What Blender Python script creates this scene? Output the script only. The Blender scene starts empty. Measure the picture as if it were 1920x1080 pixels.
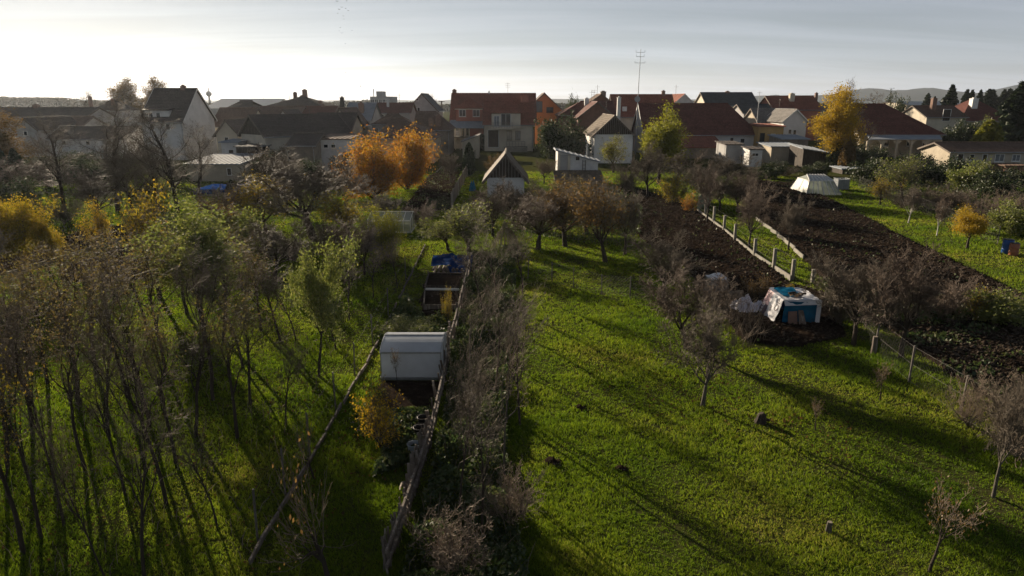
import bpy, math, random
import numpy as np
from mathutils import Vector, Matrix

R = math.radians
scene = bpy.context.scene
col = scene.collection

# ------------------------------------------------------------------ camera, sky, sun, exposure
CAM_H, PITCH, FPX = 9.0, R(15.3), 1280.0
cam_data = bpy.data.cameras.new('camera')
cam_data.lens = 24.0
cam_data.sensor_width = 36.0
cam_data.clip_start = 0.1
cam_data.clip_end = 20000.0
cam = bpy.data.objects.new('camera', cam_data)
cam.location = (0, 0, CAM_H)
cam.rotation_euler = (R(90) - PITCH, 0, 0)
col.objects.link(cam)
scene.camera = cam

VEIL = 3.45
SUN_AZ, SUN_EL = R(34.0), R(14.5)          # azimuth to the left of the view direction (+Y)
world = bpy.data.worlds.new('World')
scene.world = world
world.use_nodes = True
nt = world.node_tree
nt.nodes.clear()
def wn(t, **k):
    n = nt.nodes.new(t)
    for a, b in k.items():
        setattr(n, a, b)
    return n
w_out = wn('ShaderNodeOutputWorld')
w_bg = wn('ShaderNodeBackground')
w_bg.inputs['Strength'].default_value = 0.05
sky = wn('ShaderNodeTexSky', sky_type='NISHITA', sun_disc=False)
sky.sun_elevation = SUN_EL
sky.sun_rotation = -SUN_AZ
sky.air_density = 1.0
sky.dust_density = 0.15
sky.ozone_density = 1.3
hs = wn('ShaderNodeHueSaturation')
hs.inputs['Saturation'].default_value = 0.62
hs.inputs['Value'].default_value = 0.30
tc = wn('ShaderNodeTexCoord')
sep = wn('ShaderNodeSeparateXYZ')
nt.links.new(tc.outputs['Generated'], sep.inputs[0])
addz = wn('ShaderNodeMath', operation='ADD'); addz.inputs[1].default_value = 0.10
nt.links.new(sep.outputs['Z'], addz.inputs[0])
mx = wn('ShaderNodeMath', operation='MAXIMUM'); mx.inputs[1].default_value = 0.04
nt.links.new(addz.outputs[0], mx.inputs[0])
dx = wn('ShaderNodeMath', operation='DIVIDE'); dy = wn('ShaderNodeMath', operation='DIVIDE')
nt.links.new(sep.outputs['X'], dx.inputs[0]); nt.links.new(mx.outputs[0], dx.inputs[1])
nt.links.new(sep.outputs['Y'], dy.inputs[0]); nt.links.new(mx.outputs[0], dy.inputs[1])
cmb = wn('ShaderNodeCombineXYZ')
nt.links.new(dx.outputs[0], cmb.inputs[0]); nt.links.new(dy.outputs[0], cmb.inputs[1])
mp = wn('ShaderNodeMapping')
mp.inputs['Rotation'].default_value = (0, 0, R(-24))
mp.inputs['Scale'].default_value = (0.32, 1.5, 1)
nt.links.new(cmb.outputs[0], mp.inputs[0])
cn = wn('ShaderNodeTexNoise')
cn.inputs['Scale'].default_value = 0.9
cn.inputs['Detail'].default_value = 7
cn.inputs['Roughness'].default_value = 0.52
cn.inputs['Distortion'].default_value = 0.7
nt.links.new(mp.outputs[0], cn.inputs['Vector'])
cr = wn('ShaderNodeMapRange')
cr.inputs['From Min'].default_value = 0.42
cr.inputs['From Max'].default_value = 0.78
cr.inputs['To Min'].default_value = 0.0
cr.inputs['To Max'].default_value = 0.45
nt.links.new(cn.outputs['Fac'], cr.inputs['Value'])
bw = wn('ShaderNodeRGBToBW')
nt.links.new(sky.outputs[0], hs.inputs['Color'])
nt.links.new(hs.outputs[0], bw.inputs[0])
veil = wn('ShaderNodeMix', data_type='RGBA', blend_type='MULTIPLY')
veil.inputs[0].default_value = 1.0
nt.links.new(bw.outputs[0], veil.inputs[6])
veil.inputs[7].default_value = (1.42, 1.44, 1.46, 1)
cm = wn('ShaderNodeMix', data_type='RGBA')
nt.links.new(cr.outputs[0], cm.inputs[0])
nt.links.new(hs.outputs[0], cm.inputs[6])
nt.links.new(veil.outputs[2], cm.inputs[7])
vz = wn('ShaderNodeMath', operation='ADD'); vz.inputs[1].default_value = 0.16
vm = wn('ShaderNodeMath', operation='MAXIMUM'); vm.inputs[1].default_value = 0.16
nt.links.new(sep.outputs['Z'], vz.inputs[0]); nt.links.new(vz.outputs[0], vm.inputs[0])
cv = wn('ShaderNodeMapRange')
cv.inputs['From Min'].default_value = 0.35; cv.inputs['From Max'].default_value = 0.75
cv.inputs['To Min'].default_value = 0.16 * VEIL * 0.93; cv.inputs['To Max'].default_value = 0.16 * VEIL * 1.28
nt.links.new(cn.outputs['Fac'], cv.inputs['Value'])
vd = wn('ShaderNodeMath', operation='DIVIDE')
nt.links.new(cv.outputs[0], vd.inputs[0]); nt.links.new(vm.outputs[0], vd.inputs[1])
vc = wn('ShaderNodeVectorMath', operation='SCALE')
vc.inputs[0].default_value = (0.86, 0.97, 1.19)
nt.links.new(vd.outputs[0], vc.inputs['Scale'])
va = wn('ShaderNodeMix', data_type='RGBA', blend_type='ADD'); va.inputs[0].default_value = 1.0
nt.links.new(cm.outputs[2], va.inputs[6]); nt.links.new(vc.outputs[0], va.inputs[7])
nt.links.new(va.outputs[2], w_bg.inputs['Color'])
nt.links.new(w_bg.outputs[0], w_out.inputs[0])

sun_data = bpy.data.lights.new('sun', 'SUN')
sun_data.energy = 5.0
sun_data.angle = R(0.55)
sun_data.color = (1.0, 0.83, 0.62)
sun = bpy.data.objects.new('sun', sun_data)
sdir = Vector((-math.sin(SUN_AZ) * math.cos(SUN_EL), math.cos(SUN_AZ) * math.cos(SUN_EL), math.sin(SUN_EL)))
sun.rotation_euler = sdir.to_track_quat('Z', 'Y').to_euler()
sun.location = (-40, 60, 40)
col.objects.link(sun)

scene.view_settings.view_transform = 'Standard'
scene.view_settings.look = 'None'
scene.view_settings.gamma = 1.0
scene.view_settings.use_curve_mapping = False
scene.view_settings.exposure = 1.15
scene.render.engine = 'CYCLES'
scene.cycles.use_denoising = True
scene.cycles.max_bounces = 5
scene.cycles.diffuse_bounces = 2
scene.cycles.glossy_bounces = 2
scene.cycles.transmission_bounces = 4
scene.cycles.transparent_max_bounces = 8
scene.cycles.volume_bounces = 0
scene.cycles.caustics_reflective = False
scene.cycles.caustics_refractive = False

# ------------------------------------------------------------------ helpers
CP, SP = math.cos(PITCH), math.sin(PITCH)
def ray(px, py):
    x, y = (px - 960) / FPX, (540 - py) / FPX
    return Vector((x, CP + y * SP, -SP + y * CP))
def G(px, py, z=0.0):
    """photo pixel (1920x1080) -> point on the ground"""
    d = ray(px, py)
    t = (z - CAM_H) / d.z
    return Vector((d.x * t, d.y * t, z))
def P(px, py, Y):
    """photo pixel -> point on the upright plane y = Y"""
    d = ray(px, py)
    t = Y / d.y
    return Vector((d.x * t, Y, CAM_H + d.z * t))

class MB:
    def __init__(s):
        s.v, s.f = [], []
    def face(s, *pts):
        n = len(s.v)
        s.v += [tuple(p) for p in pts]
        s.f.append(tuple(range(n, n + len(pts))))
        return s
    def box(s, x0, x1, y0, y1, z0, z1):
        n = len(s.v)
        s.v += [(x0, y0, z0), (x1, y0, z0), (x1, y1, z0), (x0, y1, z0), (x0, y0, z1), (x1, y0, z1), (x1, y1, z1), (x0, y1, z1)]
        for q in ((0, 3, 2, 1), (4, 5, 6, 7), (0, 1, 5, 4), (1, 2, 6, 5), (2, 3, 7, 6), (3, 0, 4, 7)):
            s.f.append(tuple(n + i for i in q))
        return s
    def bar(s, p, q, w, h=None, up=(0, 0, 1)):
        p, q = Vector(p), Vector(q)
        d = (q - p).normalized()
        u = Vector(up)
        if abs(d.dot(u)) > 0.98:
            u = Vector((0, 1, 0))
        a = d.cross(u).normalized() * (w / 2)
        b = a.cross(d).normalized() * ((h or w) / 2)
        n = len(s.v)
        for e in (p, q):
            s.v += [tuple(e - a - b), tuple(e + a - b), tuple(e + a + b), tuple(e - a + b)]
        for k in ((0, 3, 2, 1), (4, 5, 6, 7), (0, 1, 5, 4), (1, 2, 6, 5), (2, 3, 7, 6), (3, 0, 4, 7)):
            s.f.append(tuple(n + i for i in k))
        return s
    def tube(s, pts, rad, k=6, cap=True):
        pts = [Vector(p) for p in pts]
        n0 = len(s.v)
        for i, p in enumerate(pts):
            d = (pts[min(i + 1, len(pts) - 1)] - pts[max(i - 1, 0)]).normalized()
            u = Vector((0, 0, 1)) if abs(d.z) < 0.9 else Vector((1, 0, 0))
            a = d.cross(u).normalized(); b = a.cross(d)
            r = rad[i] if isinstance(rad, (list, tuple)) else rad
            for j in range(k):
                t = 2 * math.pi * j / k
                s.v.append(tuple(p + (a * math.cos(t) + b * math.sin(t)) * r))
        for i in range(len(pts) - 1):
            for j in range(k):
                a0 = n0 + i * k + j; a1 = n0 + i * k + (j + 1) % k
                s.f.append((a0, a1, a1 + k, a0 + k))
        if cap:
            s.f.append(tuple(n0 + j for j in reversed(range(k))))
            m = n0 + (len(pts) - 1) * k
            s.f.append(tuple(m + j for j in range(k)))
        return s
    def slab(s, pts, th):
        """closed plate: polygon pts and the same polygon th lower along its normal"""
        pts = [Vector(p) for p in pts]
        nrm = (pts[1] - pts[0]).cross(pts[-1] - pts[0]).normalized()
        lo = [p - nrm * th for p in pts]
        n = len(s.v); k = len(pts)
        s.v += [tuple(p) for p in pts] + [tuple(p) for p in lo]
        s.f.append(tuple(n + i for i in range(k)))
        s.f.append(tuple(n + k + i for i in reversed(range(k))))
        for i in range(k):
            j = (i + 1) % k
            s.f.append((n + i, n + k + i, n + k + j, n + j))
        return s
    def mesh(s, name, mat, smooth=False):
        me = bpy.data.meshes.new(name)
        me.from_pydata(s.v, [], s.f)
        me.materials.append(mat)
        if smooth:
            me.polygons.foreach_set('use_smooth', [True] * len(me.polygons))
        me.update()
        return me
    def build(s, name, mat, parent=None, loc=None, smooth=False):
        o = bpy.data.objects.new(name, s.mesh(name, mat, smooth))
        col.objects.link(o)
        if parent is not None:
            o.parent = parent
        if loc is not None:
            o.location = loc
        return o

def tag(o, label=None, cat=None, group=None, kind=None):
    if label: o['label'] = label
    if cat: o['category'] = cat
    if group: o['group'] = group
    if kind: o['kind'] = kind
    return o
def thing(name, label, cat, loc=(0, 0, 0), rz=0.0, group=None):
    o = bpy.data.objects.new(name, None)
    o.empty_display_size = 0.3
    col.objects.link(o)
    o.location = loc
    o.rotation_euler = (0, 0, rz)
    return tag(o, label, cat, group)
def fastmesh(name, V, F, mat, smooth=False):
    """V (n,3) float array, F (m,k) int array"""
    V = np.asarray(V, np.float32); F = np.asarray(F, np.int32)
    me = bpy.data.meshes.new(name)
    m, k = F.shape
    me.vertices.add(len(V)); me.vertices.foreach_set('co', V.ravel())
    me.loops.add(m * k); me.loops.foreach_set('vertex_index', F.ravel())
    me.polygons.add(m)
    me.polygons.foreach_set('loop_start', np.arange(0, m * k, k, dtype=np.int32))
    me.polygons.foreach_set('loop_total', np.full(m, k, np.int32))
    if smooth:
        me.polygons.foreach_set('use_smooth', np.ones(m, bool))
    if mat: me.materials.append(mat)
    me.update(calc_edges=True)
    return me
def link(name, me, parent=None, loc=None):
    o = bpy.data.objects.new(name, me)
    col.objects.link(o)
    if parent is not None: o.parent = parent
    if loc is not None: o.location = loc
    return o
NG = np.random.default_rng(5).random((256, 256))
def vnoise(x, y):
    x = np.asarray(x, float); y = np.asarray(y, float)
    xi = np.floor(x).astype(int); yi = np.floor(y).astype(int)
    fx = x - xi; fy = y - yi
    fx = fx * fx * (3 - 2 * fx); fy = fy * fy * (3 - 2 * fy)
    a = NG[xi % 256, yi % 256]; b = NG[(xi + 1) % 256, yi % 256]
    c = NG[xi % 256, (yi + 1) % 256]; d = NG[(xi + 1) % 256, (yi + 1) % 256]
    return (a * (1 - fx) + b * fx) * (1 - fy) + (c * (1 - fx) + d * fx) * fy
def inpoly(x, y, poly):
    ins = np.zeros(len(x), bool)
    n = len(poly)
    for i in range(n):
        x0, y0 = poly[i][0], poly[i][1]; x1, y1 = poly[(i + 1) % n][0], poly[(i + 1) % n][1]
        if y0 == y1: continue
        c = ((y0 > y) != (y1 > y)) & (x < (x1 - x0) * (y - y0) / (y1 - y0) + x0)
        ins ^= c
    return ins

# ------------------------------------------------------------------ materials
def newmat(name):
    m = bpy.data.materials.new(name)
    m.use_nodes = True
    t = m.node_tree
    t.nodes.clear()
    return m, t, t.nodes.new('ShaderNodeOutputMaterial')
def rgba(c):
    return (c[0], c[1], c[2], 1)
def surf(name, c1, c2=None, scale=3.0, rough=0.85, bump=0.15, detail=6, spec=0.25, c3=None, stretch=None, metal=0.0):
    """noise-mottled surface: c1 to c2 in patches, c3 as finer stains, fine relief"""
    m, t, out = newmat(name)
    N, L = t.nodes.new, t.links.new
    tcn = N('ShaderNodeTexCoord')
    src = tcn.outputs['Object']
    if stretch:
        mpn = N('ShaderNodeMapping'); mpn.inputs['Scale'].default_value = stretch
        L(src, mpn.inputs[0]); src = mpn.outputs[0]
    no = N('ShaderNodeTexNoise'); no.inputs['Scale'].default_value = scale
    no.inputs['Detail'].default_value = detail; no.inputs['Roughness'].default_value = 0.62
    L(src, no.inputs['Vector'])
    mr = N('ShaderNodeMapRange'); mr.inputs['From Min'].default_value = 0.33; mr.inputs['From Max'].default_value = 0.67
    L(no.outputs['Fac'], mr.inputs['Value'])
    mixn = N('ShaderNodeMix'); mixn.data_type = 'RGBA'
    L(mr.outputs[0], mixn.inputs[0])
    mixn.inputs[6].default_value = rgba(c1); mixn.inputs[7].default_value = rgba(c2 or [v * 0.7 for v in c1])
    colr = mixn.outputs[2]
    if c3:
        n2 = N('ShaderNodeTexNoise'); n2.inputs['Scale'].default_value = scale * 5.3; n2.inputs['Detail'].default_value = 4
        L(src, n2.inputs['Vector'])
        m2 = N('ShaderNodeMapRange'); m2.inputs['From Min'].default_value = 0.52; m2.inputs['From Max'].default_value = 0.66
        L(n2.outputs['Fac'], m2.inputs['Value'])
        mm = N('ShaderNodeMix'); mm.data_type = 'RGBA'
        L(m2.outputs[0], mm.inputs[0]); L(colr, mm.inputs[6]); mm.inputs[7].default_value = rgba(c3)
        colr = mm.outputs[2]
    b = N('ShaderNodeBsdfPrincipled')
    L(colr, b.inputs['Base Color'])
    b.inputs['Roughness'].default_value = rough
    b.inputs['Metallic'].default_value = metal
    b.inputs['Specular IOR Level'].default_value = spec
    if spec <= 0.02: b.inputs['IOR'].default_value = 1.01
    if bump:
        n3 = N('ShaderNodeTexNoise'); n3.inputs['Scale'].default_value = scale * 9; n3.inputs['Detail'].default_value = 3
        L(src, n3.inputs['Vector'])
        bp = N('ShaderNodeBump'); bp.inputs['Strength'].default_value = bump; bp.inputs['Distance'].default_value = 0.03
        L(n3.outputs['Fac'], bp.inputs['Height']); L(bp.outputs[0], b.inputs['Normal'])
    L(b.outputs[0], out.inputs[0])
    return m
def leafmat(name, cols, transl=0.5, rough=0.55, gloss=0.06, patch=None):
    """thin leaf: per-leaf colour from cols, light passes through"""
    m, t, out = newmat(name)
    N, L = t.nodes.new, t.links.new
    g = N('ShaderNodeNewGeometry')
    ramp = N('ShaderNodeValToRGB')
    el = ramp.color_ramp.elements
    n = len(cols)
    for i, c in enumerate(cols):
        e = el[i] if i < 2 else el.new(0.5)
        e.position = i / max(1, n - 1)
        e.color = rgba(c)
    for i, c in enumerate(cols):
        el[i].position = i / max(1, n - 1); el[i].color = rgba(c)
    fac = g.outputs['Random Per Island']
    if patch:
        tcn = N('ShaderNodeTexCoord'); no = N('ShaderNodeTexNoise'); no.inputs['Scale'].default_value = patch; no.inputs['Detail'].default_value = 4
        L(tcn.outputs['Object'], no.inputs['Vector'])
        mr = N('ShaderNodeMapRange'); mr.inputs['From Min'].default_value = 0.3; mr.inputs['From Max'].default_value = 0.7
        L(no.outputs['Fac'], mr.inputs['Value'])
        mxn = N('ShaderNodeMix'); mxn.data_type = 'FLOAT'; mxn.inputs[0].default_value = 0.55
        L(g.outputs['Random Per Island'], mxn.inputs[2]); L(mr.outputs[0], mxn.inputs[3])
        fac = mxn.outputs[0]
    L(fac, ramp.inputs[0])
    d = N('ShaderNodeBsdfDiffuse'); tr = N('ShaderNodeBsdfTranslucent'); gl = N('ShaderNodeBsdfGlossy')
    gl.inputs['Roughness'].default_value = rough
    L(ramp.outputs[0], d.inputs[0]); L(ramp.outputs[0], tr.inputs[0])
    a = N('ShaderNodeMixShader'); a.inputs[0].default_value = transl
    L(d.outputs[0], a.inputs[1]); L(tr.outputs[0], a.inputs[2])
    b = N('ShaderNodeMixShader'); b.inputs[0].default_value = gloss
    L(a.outputs[0], b.inputs[1]); L(gl.outputs[0], b.inputs[2])
    L(b.outputs[0], out.inputs[0])
    return m
def film(name, c, transl=0.5, clear=0.15, rough=0.3, gloss=0.08):
    """frosted sheet: diffuse + light passing through + a little see-through + sheen"""
    m, t, out = newmat(name)
    N, L = t.nodes.new, t.links.new
    tcn = N('ShaderNodeTexCoord'); no = N('ShaderNodeTexNoise'); no.inputs['Scale'].default_value = 2.2; no.inputs['Detail'].default_value = 5
    L(tcn.outputs['Object'], no.inputs['Vector'])
    mc = N('ShaderNodeMix'); mc.data_type = 'RGBA'
    L(no.outputs['Fac'], mc.inputs[0]); mc.inputs[6].default_value = rgba([v * 0.75 for v in c]); mc.inputs[7].default_value = rgba(c)
    d = N('ShaderNodeBsdfDiffuse'); tr = N('ShaderNodeBsdfTranslucent'); tp = N('ShaderNodeBsdfTransparent'); gl = N('ShaderNodeBsdfGlossy')
    gl.inputs['Roughness'].default_value = rough
    L(mc.outputs[2], d.inputs[0]); L(mc.outputs[2], tr.inputs[0])
    a = N('ShaderNodeMixShader'); a.inputs[0].default_value = transl
    L(d.outputs[0], a.inputs[1]); L(tr.outputs[0], a.inputs[2])
    b = N('ShaderNodeMixShader'); b.inputs[0].default_value = clear
    L(a.outputs[0], b.inputs[1]); L(tp.outputs[0], b.inputs[2])
    c2 = N('ShaderNodeMixShader'); c2.inputs[0].default_value = gloss
    L(b.outputs[0], c2.inputs[1]); L(gl.outputs[0], c2.inputs[2])
    L(c2.outputs[0], out.inputs[0])
    return m

M = {}
M['ground'] = surf('ground_soil_grass', (0.050, 0.062, 0.014), (0.052, 0.046, 0.022), 0.5, 0.95, 0.5, c3=(0.036, 0.046, 0.011), spec=0.0)
M['soil'] = surf('dark_soil', (0.017, 0.0122, 0.0096), (0.026, 0.0188, 0.0145), 1.2, 0.95, 0.6, c3=(0.038, 0.029, 0.022), spec=0.0)
M['clod'] = surf('soil_clod', (0.020, 0.015, 0.012), (0.085, 0.068, 0.053), 0.7, 0.95, 0.4, spec=0.0)
M['yard'] = surf('yard_earth', (0.075, 0.066, 0.050), (0.05, 0.052, 0.032), 0.4, 0.95, 0.3, spec=0.0)
M['hill'] = surf('wooded_hill_haze_tint', (0.022, 0.036, 0.040), (0.032, 0.044, 0.046), 0.004, 0.95, 0.0, spec=0.0)  # dark forest tone, shifted to blue in place of distant haze
M['bark'] = surf('bark_brown', (0.060, 0.046, 0.035), (0.032, 0.025, 0.020), 6, 0.9, 0.5, stretch=(3, 3, 0.6))
M['bark_grey'] = surf('bark_grey', (0.13, 0.115, 0.095), (0.06, 0.052, 0.042), 6, 0.9, 0.5, stretch=(3, 3, 0.6))
M['lime'] = surf('limewashed_bark', (0.62, 0.60, 0.55), (0.40, 0.37, 0.32), 6, 0.9, 0.3)
M['twig'] = surf('twig_brown', (0.150, 0.122, 0.092), (0.080, 0.066, 0.050), 2, 0.7, 0.0)
M['twig_red'] = surf('twig_reddish', (0.155, 0.115, 0.086), (0.090, 0.066, 0.050), 2, 0.7, 0.0)
M['twig_pale'] = surf('twig_pale', (0.26, 0.20, 0.145), (0.13, 0.10, 0.075), 2, 0.7, 0.0)
M['grass'] = leafmat('grass_blade', [(0.048, 0.100, 0.006), (0.105, 0.180, 0.009), (0.200, 0.265, 0.014), (0.34, 0.28, 0.07)], 0.60, gloss=0.012, patch=0.24)
M['weed'] = leafmat('weed_leaf', [(0.030, 0.055, 0.014), (0.055, 0.085, 0.022), (0.090, 0.100, 0.030)], 0.4, gloss=0.04)
M['weed_pale'] = leafmat('weed_pale_seed', [(0.35, 0.34, 0.28), (0.5, 0.48, 0.40), (0.22, 0.22, 0.15)], 0.3, gloss=0.0)
M['litter'] = leafmat('fallen_leaf', [(0.08, 0.05, 0.022), (0.13, 0.08, 0.026), (0.06, 0.04, 0.022)], 0.2, gloss=0.0)
M['lf_olive'] = leafmat('leaf_olive_green', [(0.095, 0.125, 0.022), (0.150, 0.180, 0.034), (0.22, 0.225, 0.055)], 0.55, gloss=0.05)
M['lf_yellow'] = leafmat('leaf_yellow', [(0.25, 0.19, 0.014), (0.36, 0.27, 0.018), (0.17, 0.16, 0.02), (0.36, 0.22, 0.02)], 0.5, gloss=0.03)
M['lf_gold'] = leafmat('leaf_gold', [(0.38, 0.235, 0.012), (0.46, 0.31, 0.016), (0.30, 0.23, 0.02)], 0.5, gloss=0.03)
M['lf_orange'] = leafmat('leaf_orange', [(0.34, 0.115, 0.016), (0.42, 0.165, 0.018), (0.36, 0.22, 0.02), (0.19, 0.175, 0.02)], 0.5, gloss=0.03, patch=0.5)
M['lf_lime'] = leafmat('leaf_yellow_green', [(0.16, 0.17, 0.014), (0.24, 0.23, 0.018), (0.12, 0.14, 0.016)], 0.5, gloss=0.03)
M['lf_rust'] = leafmat('leaf_rusty', [(0.13, 0.075, 0.025), (0.18, 0.11, 0.03), (0.09, 0.07, 0.025)], 0.45, gloss=0.03)
M['lf_mixed'] = leafmat('leaf_olive_brown', [(0.10, 0.10, 0.03), (0.16, 0.12, 0.035), (0.11, 0.075, 0.03), (0.19, 0.17, 0.03)], 0.5, gloss=0.03)
M['lf_green'] = leafmat('leaf_dark_green', [(0.020, 0.034, 0.010), (0.034, 0.052, 0.014), (0.055, 0.068, 0.020)], 0.3, gloss=0.05)
M['needle'] = leafmat('conifer_needle', [(0.014, 0.026, 0.012), (0.024, 0.040, 0.017), (0.036, 0.050, 0.020)], 0.2, gloss=0.03)
M['far_tree'] = leafmat('far_wood', [(0.030, 0.036, 0.020), (0.050, 0.050, 0.028), (0.065, 0.055, 0.030)], 0.25, gloss=0.0)
M['wood_old'] = surf('weathered_wood', (0.17, 0.14, 0.115), (0.085, 0.068, 0.055), 2.5, 0.85, 0.5, stretch=(1, 1, 0.15), c3=(0.24, 0.21, 0.18))
M['wood_dark'] = surf('dark_boards', (0.058, 0.045, 0.036), (0.032, 0.026, 0.021), 2.5, 0.85, 0.5, stretch=(1, 1, 0.12), c3=(0.10, 0.082, 0.066))
M['wood_fresh'] = surf('cut_wood', (0.42, 0.28, 0.15), (0.28, 0.17, 0.09), 5, 0.8, 0.3)
M['wood_board'] = surf('grey_board', (0.30, 0.26, 0.20), (0.17, 0.145, 0.11), 3, 0.85, 0.4)
M['concrete'] = surf('concrete', (0.27, 0.255, 0.22), (0.18, 0.168, 0.145), 1.6, 0.9, 0.4, c3=(0.17, 0.17, 0.12))
M['metal_post'] = surf('rusty_post', (0.10, 0.085, 0.075), (0.15, 0.14, 0.13), 8, 0.6, 0.2, metal=0.3)
M['wire'] = surf('fence_wire', (0.12, 0.115, 0.105), (0.07, 0.066, 0.06), 6, 0.6, 0.0, metal=0.2)
M['galv'] = surf('galvanised_steel', (0.42, 0.43, 0.44), (0.30, 0.31, 0.32), 5, 0.4, 0.1, metal=0.7)
M['poly'] = film('frosted_polycarbonate', (0.80, 0.84, 0.90), 0.62, 0.06, 0.25, 0.12)
M['foil'] = film('greenhouse_foil', (0.52, 0.57, 0.48), 0.5, 0.5, 0.2, 0.08)
M['glass'] = surf('window_glass', (0.020, 0.023, 0.028), (0.035, 0.040, 0.046), 0.8, 0.08, 0.0, spec=0.6)
M['curtain_glass'] = surf('curtained_glass', (0.22, 0.24, 0.26), (0.10, 0.11, 0.13), 2.0, 0.12, 0.0, spec=0.6)
M['white'] = surf('white_paint', (0.74, 0.73, 0.70), (0.60, 0.59, 0.56), 2, 0.6, 0.1)
M['tarp_blue'] = surf('blue_tarp', (0.010, 0.050, 0.20), (0.008, 0.034, 0.14), 2.2, 0.8, 0.25, spec=0.02)
M['tarp_teal'] = surf('teal_tarp', (0.012, 0.13, 0.24), (0.012, 0.085, 0.17), 2.6, 0.8, 0.3, spec=0.02)
M['tarp_navy'] = surf('navy_tarp', (0.012, 0.030, 0.095), (0.018, 0.045, 0.13), 2.2, 0.8, 0.3, spec=0.02)
M['banner_white'] = surf('white_banner', (0.70, 0.70, 0.72), (0.55, 0.56, 0.60), 3, 0.5, 0.2)
M['banner_pink'] = surf('pink_banner', (0.62, 0.40, 0.40), (0.50, 0.30, 0.33), 3, 0.5, 0.2)
M['banner_dark'] = surf('purple_banner', (0.035, 0.020, 0.050), (0.055, 0.030, 0.065), 3, 0.5, 0.2)
M['print_dark'] = surf('dark_print', (0.03, 0.022, 0.035), (0.05, 0.035, 0.05), 3, 0.6, 0.0)
M['sheet'] = surf('pale_sheet', (0.60, 0.60, 0.66), (0.48, 0.49, 0.56), 3, 0.5, 0.2)
M['tank'] = surf('tank_plastic', (0.30, 0.335, 0.36), (0.20, 0.23, 0.255), 2, 0.5, 0.1)
M['barrel_blue'] = surf('blue_plastic', (0.03, 0.10, 0.32), (0.02, 0.07, 0.24), 3, 0.4, 0.0)
M['barrel_brown'] = surf('terracotta_plastic', (0.33, 0.13, 0.075), (0.25, 0.095, 0.055), 3, 0.5, 0.0)
M['green_sheet'] = surf('green_net', (0.13, 0.25, 0.17), (0.08, 0.16, 0.11), 3, 0.7, 0.1)
M['black'] = surf('black_plastic', (0.012, 0.012, 0.013), (0.022, 0.022, 0.022), 3, 0.5, 0.1)
M['bird'] = surf('bird_feathers', (0.03, 0.03, 0.033), (0.05, 0.05, 0.05), 3, 0.8, 0.0)
def render_mat(name, c, dirty=0.72):
    return surf(name, c, [v * dirty for v in c], 0.55, 0.9, 0.25, c3=[v * 0.85 for v in c], spec=0.08)
M['w_white'] = render_mat('white_render', (0.72, 0.71, 0.69))
M['w_grey'] = render_mat('grey_render', (0.42, 0.415, 0.41))
M['w_cream'] = render_mat('cream_render', (0.62, 0.56, 0.45))
M['w_beige'] = render_mat('beige_render', (0.48, 0.42, 0.33))
M['w_yellow'] = render_mat('yellow_render', (0.50, 0.33, 0.14))
M['w_orange'] = render_mat('orange_render', (0.52, 0.22, 0.10))
M['w_terra'] = render_mat('terracotta_render', (0.40, 0.165, 0.12))
M['w_brick'] = surf('brickwork', (0.22, 0.12, 0.085), (0.15, 0.085, 0.062), 2, 0.9, 0.4)
M['w_stone'] = surf('old_masonry', (0.27, 0.23, 0.185), (0.17, 0.145, 0.115), 1.5, 0.9, 0.5)
def tile(name, c, k=0.62):
    return surf(name, c, [v * k for v in c], 0.8, 0.75, 0.3, c3=[v * 1.25 for v in c], spec=0.10)
M['r_dark'] = tile('dark_tile', (0.082, 0.070, 0.064))
M['r_slate'] = tile('slate_tile', (0.075, 0.082, 0.090))
M['r_brown'] = tile('brown_tile', (0.155, 0.105, 0.080))
M['r_red'] = tile('red_tile', (0.235, 0.088, 0.060))
M['r_darkred'] = tile('dark_red_tile', (0.140, 0.058, 0.047))
M['r_moss'] = tile('mossy_tile', (0.145, 0.115, 0.085))
M['r_grey'] = tile('grey_eternit', (0.200, 0.190, 0.178))
M['r_metal'] = surf('roof_sheet_metal', (0.27, 0.30, 0.335), (0.20, 0.225, 0.255), 0.8, 0.75, 0.15, metal=0.0, spec=0.15)
M['r_hall'] = surf('hall_roof', (0.50, 0.53, 0.56), (0.42, 0.45, 0.48), 0.2, 0.5, 0.0)
M['chim'] = surf('chimney_brick', (0.24, 0.15, 0.115), (0.15, 0.10, 0.08), 3, 0.9, 0.3)
# ------------------------------------------------------------------ ground, soil plots, hills
def structure(o):
    o['kind'] = 'structure'
    return o
gs = 3900
structure(MB().face((-gs, -300, 0), (gs, -300, 0), (gs, 3950, 0), (-gs, 3950, 0)).build('ground', M['ground']))

PLOTS = {
 'mid': [G(*q) for q in ((1165, 345), (1292, 385), (1395, 462), (1478, 532), (1560, 556), (1585, 632), (1490, 652), (1395, 640), (1335, 570), (1290, 505), (1200, 445), (1150, 372))],
 'wide': [G(*q) for q in ((1400, 338), (1495, 345), (1570, 382), (1700, 450), (1850, 522), (1990, 590), (1960, 612), (1640, 585), (1560, 540), (1500, 478), (1425, 414), (1385, 362))],
 'veg': [G(*q) for q in ((1652, 606), (2020, 606), (2060, 800), (1925, 792), (1810, 722), (1725, 662))],
 'left': [G(*q) for q in ((-80, 500), (60, 470), (170, 430), (330, 415), (250, 446), (120, 482), (20, 512), (-80, 540))],
 'leftnear': [G(*q) for q in ((110, 505), (240, 462), (420, 470), (330, 520), (140, 532))],
 'narrow': [G(*q) for q in ((800, 332), (868, 305), (842, 392), (752, 402))],
 'bed': [G(*q) for q in ((800, 518), (882, 512), (868, 592), (782, 590))],
 'gh': [G(*q) for q in ((712, 716), (832, 716), (818, 772), (740, 770), (700, 740))],
}
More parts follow.
